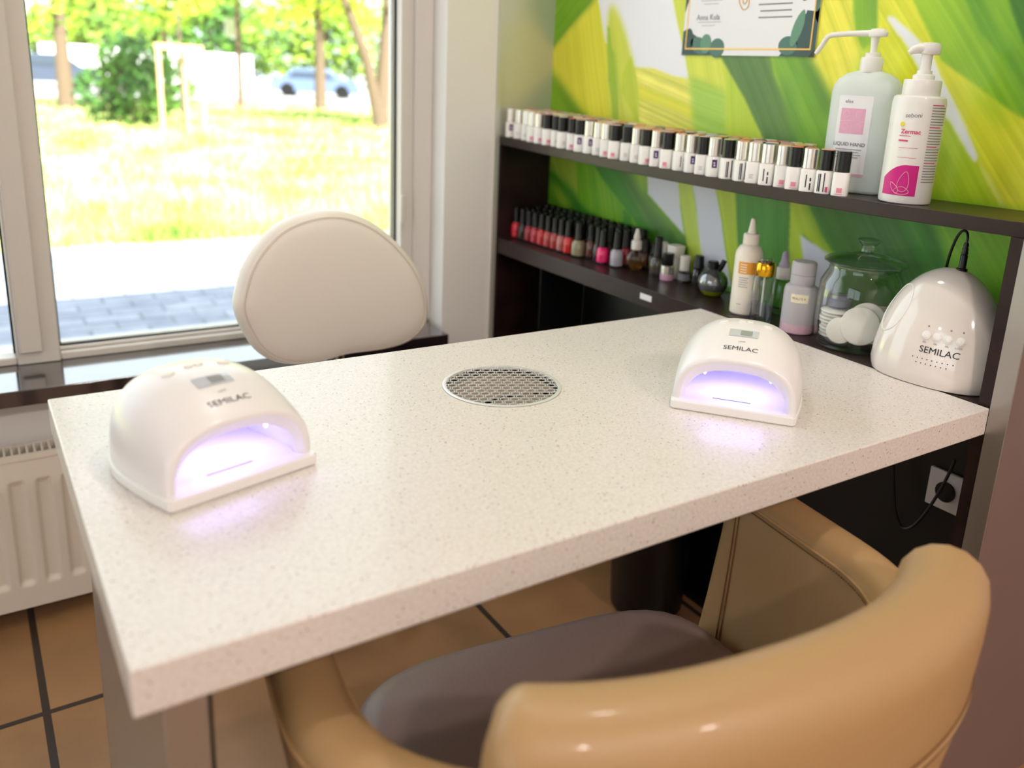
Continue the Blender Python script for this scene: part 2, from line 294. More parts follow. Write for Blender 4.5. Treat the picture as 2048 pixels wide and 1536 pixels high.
def mural():
    ys = np.concatenate([np.arange(-.02, 1.44, .0021), [1.44]]); zs = np.concatenate([[0., .3, .6], np.arange(.735, 1.47, .0021), np.arange(1.5, CEIL + .05, .05)])
    Y, Z = np.meshgrid(ys, zs, indexing='ij'); col = np.zeros(Y.shape + (3,)); col[:] = (180, 205, 50)
    rs = np.random.RandomState(3)
    y, z = Y * 1000, Z * 1000
    jy = y + 2.0 * np.sin(z / 37) ; jz = z
    tab = rs.rand(4096)
    def n1(x):
        x = x + 2000; i = np.floor(x).astype(int); f = x - i; f = f * f * (3 - 2 * f); return tab[i % 4096] * (1 - f) + tab[(i + 1) % 4096] * f
    def blur(m, r):
        for ax in (0, 1):
            for _ in range(2):
                pd = [(0, 0), (0, 0)]; pd[ax] = (r + 1, r); q = np.cumsum(np.pad(m, pd, 'edge'), axis=ax); n_ = m.shape[ax]
                m = (np.take(q, np.arange(2 * r + 1, 2 * r + 1 + n_), ax) - np.take(q, np.arange(n_), ax)) / (2 * r + 1)
        return m
    for P, a, b, g, s, amp in MURAL:
        ins = np.zeros(Y.shape, bool); n = len(P)
        for i in range(n):
            (y0, z0), (y1, z1) = P[i], P[i - 1]
            if z0 == z1: continue
            c = ((z0 > jz) != (z1 > jz)) & (jy < (y1 - y0) * (jz - z0) / (z1 - z0) + y0); ins ^= c
        pg = [p[0] * g[0] + p[1] * g[1] for p in P]; lo, hi = max(min(pg), -400), max(pg)
        tt = np.clip((y * g[0] + z * g[1] - lo) / max(hi - lo, 1), 0, 1)[..., None]
        cc = np.array(a) * (1 - tt) + np.array(b) * tt
        if amp:
            q = -y * s[1] + z * s[0]; al = y * s[0] + z * s[1]
            q = q + 4 * n1(al / 90)
            st = (n1(q / 3.2) - .5) * .9 + (n1(q / 11 + 77) - .5) + (n1(q / 6 + 31) - .5) * (n1(al / 45) * 1.2)
            bl = (n1(al / 60 + 9) - .5) * (n1(q / 40 + 5))
            d = (st * amp * 1.1 + bl * amp)[..., None]
            cc = cc + d * np.array([1.0, .75, .8])
        mk = ins.astype(float)
        mk = blur(mk, 7 if amp in (6, 8) else (1 if amp in (0, 10, 14, 34) else 4))
        col = col * (1 - mk[..., None]) + cc * mk[..., None]
    col = np.clip(col, 0, 255) / 255; col = np.where(col <= .04045, col / 12.92, ((col + .055) / 1.055) ** 2.4)
    ny, nz = Y.shape; V = np.stack([np.full(Y.size, XM), Y.ravel(), Z.ravel()], 1)
    i = np.arange(ny - 1)[:, None] * nz + np.arange(nz - 1)[None]; F = np.stack([i, i + 1, i + nz + 1, i + nz], -1).reshape(-1, 4)
    V2 = np.array([(XM + .1, ys[0], 0), (XM + .1, ys[-1], 0), (XM + .1, ys[-1], zs[-1]), (XM + .1, ys[0], zs[-1])])
    me = bpy.data.meshes.new('wall_mural'); me.from_pydata([], [], []) 
    nv = len(V); me.vertices.add(nv); me.vertices.foreach_set('co', V.ravel()); me.loops.add(F.size); me.loops.foreach_set('vertex_index', F.ravel())
    me.polygons.add(len(F)); me.polygons.foreach_set('loop_start', np.arange(0, F.size, 4)); me.polygons.foreach_set('loop_total', np.full(len(F), 4)); me.update(calc_edges=True)
    ca = me.color_attributes.new('mural', 'FLOAT_COLOR', 'POINT'); ca.data.foreach_set('color', np.concatenate([col.reshape(-1, 3), np.ones((nv, 1))], 1).ravel())
    m = mat('printed_leaf_mural', (180, 200, 50), .45, coat=.1); nt = m.node_tree; at = nt.nodes.new('ShaderNodeAttribute'); at.attribute_name = 'mural'
    nt.links.new(at.outputs['Color'], nt.nodes['Principled BSDF'].inputs['Base Color']); me.materials.append(m)
    o = link('wall_mural', me); struct(o)
mural()
struct(B().box(XM + .002, -.02, 0, XM + .1, YW, CEIL).build('wall_niche', MT['wall']))
# window
GY = 1.566
wn = thing('window_1', (0, 0, 0), None, None); wn['kind'] = 'structure'
def fr(name, *b, m='frame'): return B().box(*b).build(name, MT[m], wn, bevel=.003)
fr('mullion', 0.0, 1.522, .531, .083, 1.61, 2.3); fr('mullion_bead', .006, 1.510, .56, .05, 1.5225, 2.3)
fr('side_frame', .903, 1.522, .531, .985, 1.61, 2.3); fr('side_frame_bead', .935, 1.506, .531, .985, 1.5225, 2.3)
fr('bottom_frame', .083, 1.528, .531, .903, 1.61, .548); fr('bottom_frame', -1.6, 1.528, .531, 0, 1.61, .548)
fr('bottom_bead', .083, 1.545, .548, .903, 1.60, .556)
fr('top_frame', -1.6, 1.53, 2.22, .985, 1.61, 2.3)
for x in (.083, .8985): fr('gasket', x, GY - .012, .552, x + .0045, GY - .004, 2.22, m='gasket')
fr('gasket', .0875, GY - .012, .5555, .8985, GY - .004, .5595, m='gasket'); fr('gasket', -.0045, GY - .012, .549, 0, GY - .004, 2.22, m='gasket')
fr('spacer', .0875, GY - .003, .556, .896, GY + .012, .561, m='alu'); fr('spacer', .8925, GY - .003, .556, .8985, GY + .012, 2.22, m='alu')
fr('hinge', .899, 1.512, .80, .911, 1.5225, .88)
B().box(.083, GY, .55, .903, GY + .006, 2.22).build('glass', MT['glass'], wn); B().box(-1.6, GY, .55, 0, GY + .006, 2.22).build('glass', MT['glass'], wn)
sl = B().box(-1.6, 1.352, .497, .965, 1.60, .531).build('window_sill', MT['sill'], bevel=.002); tag(sl, 'long dark glossy window sill running under the big window', 'window sill')
w2 = thing('fill_window', (0, 0, 0), None, None); w2['kind'] = 'structure'  # unseen window, added to throw sky light across onto the mural
for q in ((-3.07, -2.4, .8, -3.02, -2.33, 2.35), (-3.07, .33, .8, -3.02, .4, 2.35), (-3.07, -1.03, .87, -3.02, -.97, 2.28), (-3.07, -2.33, .8, -3.02, .33, .87), (-3.07, -2.33, 2.28, -3.02, .33, 2.35)): B().box(*q).build('frame', MT['frame'], w2)
B().box(-3.05, -2.33, .87, -3.045, .33, 2.28).build('glass', MT['glass'], w2)
# ---------------------------------------------------------------- radiator
rd = thing('radiator', (0, 1.34, .05), 'white panel radiator with grille on top under the window sill', 'radiator')
X0, X1, RH = -.9, .72, .335
nx = int((X1 - X0) / .0035); nz = 90
v = []; f = []
for i in range(nx + 1):
    x = X0 + (X1 - X0) * i / nx
    ph = ((x - .0145) / .0475) % 1; d = abs(ph - .5) * 2          # d=1 channel centre
    q = min(1, max(0, (d - .38) / .2)); q = q * q * (3 - 2 * q)
    for k in range(nz + 1):
        zz = RH * k / nz
        e = min(1, max(0, (zz - .045) / .012)) * min(1, max(0, (RH - .045 - zz) / .012)); v.append((x, .007 * q * e, zz))
for i in range(nx):
    for k in range(nz): a = i * (nz + 1) + k; f.append((a, a + nz + 1, a + nz + 2, a + 1))
pn = B(); pn.add(v, f); pn.build('front_panel', MT['radiator'], rd, fix=False, sharp=60)
B().box(X0, .055, 0, X1, .062, RH).build('rear_panel', MT['radiator'], rd)
B().box(X0, .0, -.006, X1, .062, 0).build('bottom_edge', MT['radiator'], rd)
for x in (X0 - .002, X1): B().box(x, -.001, -.004, x + .003, .063, RH + .012).build('side_cover', MT['radiator'], rd)
g = B().box(X0, -.002, RH, X1, .006, RH + .012).box(X0, .056, RH, X1, .064, RH + .012)
k = X0
while k < X1: g.box(k, .006, RH + .006, k + .004, .056, RH + .012); k += .0135
g.build('top_grille', MT['radiator'], rd)
for x in (-.6, .45): B().box(x, .064, .05, x + .03, YW - 1.343, .3).build('wall_bracket', MT['radiator'], rd)
# ================================================================ TABLE
T = .77; TL, TW, TT = 1.1415, .606, .0412
tb = thing('nail_table', (0, 0, 0), 'pale speckled stone-look nail table with round extraction vent between window and armchair', 'table')
vx, vy, vr = .549, .396, .0845
def table_top():
    b = B(); N = 96; per = []
    cor = [math.atan2(y - vy, x - vx) % (2 * math.pi) for x, y in ((TL, TW), (0, TW), (0, 0), (TL, 0))]
    ang = sorted([2 * math.pi * k / N + .003 for k in range(N)] + cor)
    inn = [(vx + vr * math.cos(a), vy + vr * math.sin(a)) for a in ang]
    for a in ang:
        c, s = math.cos(a), math.sin(a); t = []
        if c > 1e-9: t.append((TL - vx) / c)
        if c < -1e-9: t.append(-vx / c)
        if s > 1e-9: t.append((TW - vy) / s)
        if s < -1e-9: t.append(-vy / s)
        m = min(t); per.append((vx + m * c, vy + m * s))
    rings = [[(x, y, T - TT) for x, y in inn], [(x, y, T) for x, y in inn], [(x, y, T) for x, y in per], [(x, y, T - TT) for x, y in per], [(x, y, T - TT) for x, y in inn]]
    b.loft(rings, False, False); return b
o = table_top().build('tabletop', MT['stone'], tb, bevel=.0016, sharp=30)
B().box(.020, 0.004, 0, .053, .50, T - TT).build('leg', MT['alu'], tb, bevel=.0015)
B().box(.0535, .006, 0, .056, .50, T - TT - .001).build('leg_trim', MT['black'], tb)
B().box(.06, .52, T - TT - .04, 1.14, .54, T - TT).build('support_rail', MT['alu'], tb)
v = B(); v.lathe([(vr - .0003, -.002), (vr + .001, .0012), (vr - .0015, .0018), (vr - .0042, .0016), (vr - .0045, -.002)], (vx, vy, T), 72, cap0=False, cap1=False)
ring = v.build('vent_ring', MT['steel'], tb, sharp=25)
v = B(); hs = .0074; Rm = vr - .004
for i in range(-14, 15):
    for j in range(-14, 15):
        cx = i * hs * 1.74; cy = (j + (i % 2) / 2) * hs * 1.66
        if math.hypot(cx, cy) > Rm + hs * .9: continue
        pts = []
        for R in (1.0, .76):
            for k in range(18):
                a = 2 * math.pi * k / 18; A = a % (math.pi / 3) - math.pi / 6
                hexr = hs * 1.0 * math.cos(math.pi / 6) / math.cos(A); rr = hexr if R == 1 else min(hexr * .885, hs * .80)
                x, y = cx + rr * math.cos(a), cy + rr * math.sin(a) * .96
                d = math.hypot(x, y)
                if d > Rm: x *= Rm / d; y *= Rm / d
                pts.append((x, y))
        n = 18
        for zz in (0,):
            V = [(x, y, .0006) for x, y in pts] + [(x, y, -.0012) for x, y in pts[n:]]
            F = [(k, (k + 1) % n, n + (k + 1) % n, n + k) for k in range(n)] + [(n + k, n + (k + 1) % n, 2 * n + (k + 1) % n, 2 * n + k) for k in range(n)]
            v.add([(vx + x, vy + y, T + z) for x, y, z in V], F)
v.build('vent_mesh', MT['steel'], tb, fix=False, sharp=20)
MT['filter'] = mat('brown_grey_filter', (150, 128, 112), .6)
B().lathe([(vr - .001, -.001), (vr - .001, -.06)], (vx, vy, T), 48, cap0=False).build('vent_duct', MT['black'], tb, fix=False)
v = B()
for sgn, off in ((1, 0), (-1, -.009)):
    P = [(-.082 + .164 * k / 20) for k in range(21)]; chev = lambda x: -.030 + .020 * (1 - abs(x) / .08) if sgn else 0
    top = []; 
    for x in P:
        e = math.sqrt(max(0, .0815 ** 2 - x * x)); m = max(-e, min(e, chev(x) + off)); top.append(((vx + x, vy + m, T - .012), (vx + x, vy + sgn * e if sgn * e * sgn > sgn * m else vy + m, T - .012)))
    v.add([p for q in top for p in q], [(2 * k, 2 * k + 2, 2 * k + 3, 2 * k + 1) for k in range(20)])
v.build('vent_filter', MT['filter'], tb, fix=False)
# ================================================================ SHELVING
sh = thing('shelving_unit', (0, 0, 0), 'dark brown shelving unit against the green leaf wall with two open shelves', 'shelf')
ZU, ZL = 1.0440, .7700
def sag(y): return -.013 * math.sin(math.pi * min(1, max(0, (y + .05) / 1.45)))
b = B(); rings = []
for k in range(41):
    y = .0015 + 1.4295 * k / 40; z = ZU + sag(y); rings.append([(XL, y, z - .0215), (XM - .001, y, z - .0215), (XM - .001, y, z), (XL, y, z)])
b.loft(rings).build('top_shelf', MT['darkwood'], sh, bevel=.001)
B().box(XL, .0205, ZL - .042, XM - .001, 1.4185, ZL).build('lower_shelf', MT['darkwood'], sh, bevel=.001)
B().box(XL, 0.001, 0, XM - .001, .020, ZU - .0235).build('side_panel', MT['darkwood'], sh)
B().box(XL, 1.419, 0, XM - .001, 1.431, ZU - .0235).build('side_panel', MT['darkwood'], sh)
B().box(XL + .003, 1.2, 0, XM - .02, 1.2015, ZL - .043).build('divider', MT['black'], sh)
B().box(XL + .03, 1.236, .60, XL + .034, 1.239, ZL - .044).build('hinge_rod', MT['alu'], sh)
B().box(XM - .018, .021, 0, XM - .002, 1.418, ZL - .043).build('back_panel', MT['black'], sh)
B().box(XL - .0008, .762, .7445, XL, .80, .7575).build('price_sticker', MT['paper'], sh)
# power sockets and cable behind the armchair
so = thing('wall_socket', (XM - .0185, .115, .55), 'small white wall socket inside the dark opening under the shelves', 'socket')
B().box(-.008, -.035, -.035, 0, .035, .035).build('faceplate', MT['white'], so, bevel=.002)
B().lathe([(.018, 0), (.018, .004)], (0, 0, 0), 20).build('socket_ring', MT['black'], so).matrix_local = Matrix.Translation((-.008, 0, 0)) @ Matrix.Rotation(-math.pi / 2, 4, 'Y')
cb = B(); pts = []
for k in range(33):
    a = k / 32; pts.append((XM - .045 - .02 * math.sin(a * 3.1), .215 - .115 * a, .62 - .15 * math.sin(math.pi * a) ** .8))
cb.tube(pts, .0028, 8); tag(cb.build('power_cable', MT['black']), 'thin black cable looping down in front of the wall socket under the shelves', 'cable')
# ================================================================ WASTE BIN
bn = thing('waste_bin', (1.185, .735, 0), 'black waste bin on the floor tiles below the shelves', 'bin')
B().lathe([(.075, .0), (.085, .01), (.098, .26), (.103, .27), (.101, .276), (.09, .27), (.08, .02)], seg=36, cap1=True).build('body', MT['black'], bn)
B().lathe([(.105, .262), (.107, .25), (.109, .262), (.106, .282), (.10, .284)], seg=36, cap0=False, cap1=False).build('bag_rim', MT['cap_black'], bn)
# ================================================================ UV NAIL LAMPS
def arch(w, h, y, z0, n=2.4, N=36):
    out = []
    for k in range(N + 1):
        a = math.pi * k / N; c, s = math.cos(a), math.sin(a); q = (abs(c) ** n + abs(s) ** n) ** (-1 / n); out.append((w * q * c, y, z0 + h * q * s))
    return out
LD, LW = .185, .083
def lw(y): return (LW + .005 * math.sin(min(1, y / .07) * math.pi / 2)) * (1 if y < .07 else max(0, 1 - ((y - .07) / (LD - .07)) ** 2.5) ** (1 / 2.2))
def lh(y): return (.065 + .030 * math.sin(y / .095 * math.pi / 2)) if y < .095 else .095 * max(0, 1 - ((y - .095) / (LD - .095)) ** 2.4) ** (1 / 2.1)
Z0 = .013; NE = 2.75
def lz(x, y):
    w = lw(y); return Z0 + lh(y) * max(0, 1 - (abs(x) / w) ** NE) ** (1 / NE)
def nail_lamp(loc, rz, label, power):
    t = thing('nail_lamp', loc, label, 'nail lamp', rz, 'white arch nail lamps')
    rings = [arch(LW - .010, .058, .0012, Z0, NE), arch(LW - .005, .0620, .0, Z0, NE), arch(LW - .0015, .0650, .0018, Z0, NE), arch(LW, .0671, .006, Z0, NE)]
    for k in range(1, 31):
        y = .006 + (LD - .006 - .0003) * (math.sin(k / 30 * math.pi / 2)); rings.append(arch(lw(y), lh(y), y, Z0, NE))
    b = B(); b.loft(rings, False, True, closed=False); 
    b.build('housing', MT['lampwhite'], t, fix=False, sharp=50)
    # front face, from outer arch in to the opening
    iw, ih = .0675, .0465
    b = B(); b.loft([arch(LW - .010, .058, .0012, Z0, NE), arch(LW - .0115, .0545, .005, Z0, 2.6), arch(iw + .001, ih + .002, .009, Z0, 2.4), arch(iw, ih, .0105, Z0, 2.4)], False, False, closed=False)
    b.build('front_bezel', MT['lampwhite'], t, fix=False, sharp=50)
    rg = [arch(iw, ih, .0105, Z0, 2.4)]
    for k in range(1, 15):
        a = k / 14 * math.pi / 2; rg.append(arch((iw + .004) * math.cos(a * .93) ** .35 - .0, (ih + .010 * math.sin(a * 2)) * math.cos(a * .93) ** .4, .0105 + .135 * math.sin(a), Z0, 2.4))
    b = B(); b.loft(rg, False, True, closed=False); b.build('inner_shell', MT['inner'], t, fix=False, sharp=60)
    # base plate, D shaped
    def outl(e, z, y0):
        pts = [(-(LW + e - .004), y0, z)]
        ys = [y0 + .004] + [LD * math.sin(k / 24 * math.pi / 2) * .997 for k in range(2, 25)]
        L = [(lw(y) + e, y, z) for y in ys]; return [((LW + e - .004), y0, z)] + L + [(-x, y + (0), zz) for x, y, zz in L[::-1]] + pts
    b = B(); b.loft([outl(.000, 0, -.007), outl(.0018, .002, -.009), outl(.0018, .0115, -.009), outl(.0005, .0132, -.0075)]); b.build('base_plate', MT['white'], t, sharp=30)
    B().box(-.03, .02, .0132, .022, .0215, .0138).build('base_groove', MT['grey_ink'], t)
    lv = B()
    for (x, y) in ((-.045, .03), (-.025, .035), (0, .035), (.025, .035), (.045, .03), (-.03, .075), (.03, .075), (-.012, .085), (.012, .085), (0, .06)):
        zc = Z0 + ih * (1 - (abs(x) / (iw)) ** 2.1) ** (1 / 2.1) - .002 if y < .05 else Z0 + ih * .86 * (1 - (abs(x) / iw) ** 2.1) ** .5
        l = B(); l.lathe([(.0004, -.0035), (.0018, -.002), (.0022, 0)], (x, y, zc), 10); l.build('led', MT['led'], t)
    la = lamp('led_light', 'AREA', (0, .055, .054), power, (.50, .42, 1), .085, shape='RECTANGLE', size_y=.06); la.parent = t
    # screen, buttons, lettering on the housing
    def surf(off, yc): 
        return lambda x, y: (x, yc + y, lz(x, yc + y) + off)
    s = surf(.0006, 0)
    def patch(name, x0, x1, y0, y1, m, off=.0006, n=8):
        v = []; f = []
        for i in range(n + 1):
            for j in range(n + 1): x = x0 + (x1 - x0) * i / n; y = y0 + (y1 - y0) * j / n; v.append((x, y, lz(x, y) + off))
        for i in range(n):
            for j in range(n): a = i * (n + 1) + j; f.append((a, a + n + 1, a + n + 2, a + 1))
        b = B(); b.add(v, f); return b.build(name, m, t, fix=False)
    patch('display', -.0195, .0205, .047, .064, MT['screen']); patch('display_digits', -.004, .012, .0495, .0615, MT['screen_dark'], .0009)
    for x, y, r in ((-.031, .089, .0062), (-.006, .094, .0045), (.005, .094, .0045), (.031, .089, .0062)):
        b = B(); rg = []
        for rr, zz in ((r * 1.25, -.0004), (r * 1.2, .0006), (r * 1.02, .0002), (r, .0014), (r * .8, .0022), (r * .3, .0025)):
            rg.append([(x + rr * math.cos(a), y + rr * .8 * math.sin(a), lz(x, y) + (lz(x + rr * math.cos(a), y + rr * .8 * math.sin(a)) - lz(x, y)) + zz) for a in [2 * math.pi * q / 20 for q in range(20)]])
        b.loft(rg, False, True); b.build('button', MT['white'], t)
    word('lettering', 'SEMILAC', .0104, surf(.0005, .022), MT['ink'], t, sx=1.18)
    word('small_print', 'LAMP', .0038, surf(.0005, .036), MT['grey_ink'], t)
    return t
MT['screen'] = mat('lcd_screen', (196, 200, 210), .06, coat=1); MT['screen_dark'] = mat('lcd_digits', (150, 152, 156), .08, coat=1)
nail_lamp((.1495, .2535, T + .0003), math.atan2(.043, .158), 'white arch nail lamp glowing violet on the left end of the table', .07)
nail_lamp((.7700, .1565, T + .0003), math.atan2(-.142, .113), 'white arch nail lamp glowing violet at the shelf end of the table', .07)
# ---- upended dome lamp on the shelf
dm = thing('dome_nail_lamp', (1.195, .128, T + .0015), 'upended pearl white dome nail lamp beside the glass jar, black lead in its top', 'nail lamp', -math.pi / 2 + .14)
DH, DA, DB = .176, .101, .070
def dz(z):
    q = max(0, 1 - (z / DH) ** 2.3) ** (1 / 2.0); s = 1 - .05 * max(0, 1 - z / .02) ** 2; return DA * q * s, DB * q * s, .016 * (z / DH)
rings = []
for k in range(33):
    z = DH * math.sin(k / 32 * math.pi / 2) * .9995; a, bb, yo = dz(z); ring = []
    for j in range(56):
        th = 2 * math.pi * j / 56; c, s = math.cos(th), math.sin(th); q = (abs(c) ** 2.3 + abs(s) ** 2.3) ** (-1 / 2.3); ring.append((a * q * c, yo + bb * q * s * (1 if s < 0 else .78), z))
    rings.append(ring)
B().loft(rings).build('housing', MT['domewhite'], dm, sharp=60)
def dsurf(xo, zo, off=.0006, sl=0):
    def fn(x, y):
        X = x + xo; Zz = y + zo + sl * x; a, bb, yo = dz(Zz); return (X, yo - bb * max(0, 1 - (abs(X) / a) ** 2.3) ** (1 / 2.3) - off, Zz)
    return fn
word('lettering', 'SEMILAC', .0140, dsurf(.0285, .057), MT['ink'], dm, sx=1.1)
for i in range(4):
    x = .004 + i * .0165; fn = dsurf(x, .079, 0); p = Vector(fn(0, 0)); p2 = Vector(fn(.001, 0)); p3 = Vector(fn(0, .001)); nrm = (p2 - p).cross(p3 - p).normalized()
    bq = B(); bq.lathe([(.0066, -.001), (.0066, .0012), (.0052, .0014), (.0048, .0026), (.003, .0032)], seg=22); ob = bq.build('button', MT['white'], dm)
    ob.matrix_local = Matrix.Translation(p) @ nrm.to_track_quat('Z', 'Y').to_matrix().to_4x4()
    word('small_print', ['60s', '30s', '10s', 'LOW'][i], .0042, dsurf(x, .0685), MT['grey_ink'], dm)
    bq = B(); bq.lathe([(.0014, -.0005), (.0012, .0007)], seg=10); ob = bq.build('indicator_light', MT['led'] if i == 1 else MT['grey_ink'], dm)
    q = Vector(dsurf(x, .0925, 0)(0, 0)); ob.matrix_local = Matrix.Translation(q) @ nrm.to_track_quat('Z', 'Y').to_matrix().to_4x4()
bq = B()
for r, (n, zz, x0) in enumerate(((9, .043, -.008), (7, .036, -.001))):
    for i in range(n):
        fn = dsurf(x0 + i * .0075, zz); vs = [fn(.0009 * math.cos(a), .0009 * math.sin(a)) for a in [2 * math.pi * q / 8 for q in range(8)]]; bq.add(vs, [tuple(range(8))])
bq.build('vent_holes', MT['ink'], dm, fix=False)
bq = B(); ol = []
for k in range(41):
    th = 2 * math.pi * k / 40; fn = dsurf(-.061 + .021 * math.cos(th) + .010 * math.sin(th), .105 + .038 * math.sin(th), .0); ol.append(fn(0, 0))
bq.tube(ol[:-1], .0013, 6, closed=True); bq.build('side_trim', MT['white'], dm)
bq = B(); px, pz = .010, DH - .001
bq.lathe([(.0085, -.004), (.0085, .002), (.006, .003)], (px, .016, pz), 16); bq.build('socket', MT['black'], dm)
bq = B(); bq.lathe([(.0055, 0), (.0055, .022), (.0045, .024), (.0052, .027), (.0042, .030), (.0048, .033), (.0036, .036), (.0042, .039), (.003, .043)], (px, .016, pz), 14); bq.build('plug', MT['black'], dm)
bq = B(); pts = [(px, .016, pz + .040), (px - .001, .018, pz + .052), (px - .006, .022, pz + .059), (px - .014, .026, pz + .058), (px - .022, .030, pz + .046), (px - .030, .036, pz + .02), (px - .036, .045, pz - .012), (px - .04, .06, pz - .05), (px - .05, .075, pz - .10), (px - .06, .08, .003)]
cc = []
for i in range(len(pts) - 1):
    p0, p1, p2, p3 = [Vector(pts[min(max(i + q, 0), len(pts) - 1)]) for q in (-1, 0, 1, 2)]
    for k in range(6):
        s = k / 6; cc.append(.5 * ((2 * p1) + (-p0 + p2) * s + (2 * p0 - 5 * p1 + 4 * p2 - p3) * s * s + (-p0 + 3 * p1 - 3 * p2 + p3) * s ** 3))
bq.tube(cc, .0022, 8); bq.build('power_lead', MT['black'], dm)
# ================================================================ ARMCHAIR
CX = .4816
ch = thing('tub_armchair', (CX, .0248, 0), 'tan leather tub armchair with grey-brown seat pulled up to the front of the table', 'armchair', rz=-.136)
AX, AY, YF = .333, .238, .205
def plan(t):      # t 0..1 : left arm front -> back -> right arm front ; returns point, outward normal
    if t < .28: y = YF * (1 - t / .28); return Vector((-AX, y, 0)), Vector((-1, 0, 0))
    if t > .72: y = YF * ((t - .72) / .28); return Vector((AX, y, 0)), Vector((1, 0, 0))
    a = math.pi + math.pi * (t - .28) / .44; n = 2.34; c, s = math.cos(a), math.sin(a); q = (abs(c) ** n + abs(s) ** n) ** (-1 / n)
    p = Vector((AX * q * c, AY * q * s, 0)); nn = Vector((abs(c) ** (n - 1) * (1 if c > 0 else -1) / AX, -abs(s) ** (n - 1) / AY, 0)).normalized(); return p, nn
def section(t, w, z0, z1, off, flare=.09, rnd=.028, grow=1.0):
    p, nn = plan(t); out = []; R = min(rnd, w / 2)
    pr = []
    zs = [z0, z0 + (z1 - z0) * .3, z0 + (z1 - z0) * .6, z0 + (z1 - z0) * .8, z1 - R]
    for z in zs: pr.append((w / 2, z))
    for k in range(1, 8): a = k / 8 * math.pi; pr.append((w / 2 - R + R * math.cos(a) if a <= math.pi / 2 else -(w / 2 - R) + R * math.cos(a), z1 - R + R * math.sin(a)))
    for z in zs[::-1]: pr.append((-w / 2, z))
    for x, z in pr:
        fl = -flare * max(0, (.66 - z) / .46) ** 1.3
        q = p + nn * (off + x + fl * (1 if x > 0 else .8)); out.append((q.x, q.y, z))
    return out
ARM = .662
rings = []; N = 110
for k in range(N + 1):
    t = k / N; e = 1 - max(0, 1 - t / .03, 1 - (1 - t) / .03) ; rr = math.sqrt(max(0, 1 - (1 - min(1, e)) ** 2))
    rings.append(section(t, .064 * (.35 + .65 * rr), .20, ARM - .008 * (1 - rr), 0))
b = B().loft(rings); b.build('shell', MT['leather'], ch, sharp=50)
rings = []; t0, t1 = .398, .628; N = 80
for k in range(N + 1):
    s = k / N; t = t0 + (t1 - t0) * s; e = min(1, min(s, 1 - s) / .055); rr = math.sqrt(max(0, 1 - (1 - e) ** 2))
    rings.append(section(t, .090 * (.45 + .55 * rr), .40, .720 + .044 * rr, .020, flare=.085, rnd=.045))
B().loft(rings).build('backrest', MT['leather'], ch, sharp=50)
def seamline(name, tA, tB, w, z, off, flare, m, r, side=1, n=90, dz=0, parent=ch, dash=False):
    pts = []
    for k in range(n + 1):
        t = tA + (tB - tA) * k / n; p, nn = plan(t); fl = -flare * max(0, (.66 - z) / .46) ** 1.3; q = p + nn * (off + side * w / 2 + fl * (1 if side > 0 else .8)); pts.append((q.x, q.y, z + dz))
    b = B()
    if dash:
        for k in range(0, n - 1, 2): b.tube(pts[k:k + 2], r, 5)
    else: b.tube(pts, r, 6)
    return b.build(name, m, parent)
seamline('piping', .404, .622, .090, .630, .020, .085, MT['leather'], .0022)
seamline('stitching', .404, .622, .090, .637, .0205, .085, MT['thread'], .0008, dash=True, n=420)
seamline('stitching', .404, .622, .090, .622, .0205, .085, MT['thread'], .0008, dash=True, n=420)
for a, bq in ((.015, .392), (.634, .985)):
    seamline('piping', a, bq, .0645, ARM - .0235, 0, .09, MT['leather'], .0022, side=-1); seamline('stitching', a, bq, .0652, ARM - .030, 0, .09, MT['thread'], .0009, side=-1, dash=True, n=220)
    seamline('piping', a, bq, .0645, ARM - .0235, 0, .09, MT['leather'], .0022, side=1); seamline('stitching', a, bq, .0652, ARM - .030, 0, .09, MT['thread'], .0009, side=1, dash=True, n=220)
for sg in (-1, 1):   # vertical seam near the arm fronts
    for y in (.165, .172):
        b = B(); b.tube([(sg * (AX - .0325 - .075 * max(0, (.66 - z) / .46) ** 1.3), y - (.64 - z) * .10, z) for z in [.42 + .012 * q for q in range(19)]], .0009, 5); b.build('stitching', MT['thread'], ch)
rings = []
for (sc, z) in ((.94, .30), (.99, .33), (1, .40), (1, .425), (.985, .444), (.95, .455), (.88, .461), (.6, .465), (.25, .467), (.05, .4675)):
    ring = []
    for k in range(72):
        a = 2 * math.pi * k / 72; c, s = math.cos(a), math.sin(a); n = 4.5; q = (abs(c) ** n + abs(s) ** n) ** (-1 / n); ring.append((.262 * q * c * sc, .015 + .232 * q * s * sc, z))
    rings.append(ring)
B().loft(rings).build('seat', MT['seat'], ch, sharp=50)
B().box(-.2, -.15, .16, .2, .2, .30).build('seat_base', MT['black'], ch)
for x in (-.2, .2):
    for y in (-.16, .18): B().lathe([(.014, 0), (.022, .2)], (x * .98, y, 0), 14).build('leg', MT['darkwood'], ch)
# ================================================================ WHITE STOOL BEHIND THE TABLE
st = thing('nail_technician_stool', (.555, 1.08, 0), 'cream leather stool with rounded triangular backrest between table and window', 'stool')
PO = [(351, 732), (355, 766), (371, 815), (398, 857), (436, 893), (486, 914), (547, 921), (605, 907), (654, 879), (700, 837), (742, 781), (764, 722), (765, 664), (743, 634), (707, 617), (654, 611), (575, 611), (520, 603), (467, 604), (422, 617), (388, 645), (364, 689)]
PO = [Vector((x / 1000 - .555, 0, z / 1000)) for x, z in PO]
def smooth(P, n=4):
    o = []; L = len(P)
    for i in range(L):
        p0, p1, p2, p3 = P[i - 1], P[i], P[(i + 1) % L], P[(i + 2) % L]
        for k in range(n): s = k / n; o.append(.5 * ((2 * p1) + (-p0 + p2) * s + (2 * p0 - 5 * p1 + 4 * p2 - p3) * s * s + (-p0 + 3 * p1 - 3 * p2 + p3) * s ** 3))
    return o
PS = smooth(PO); ctr = sum(PS, Vector()) / len(PS)
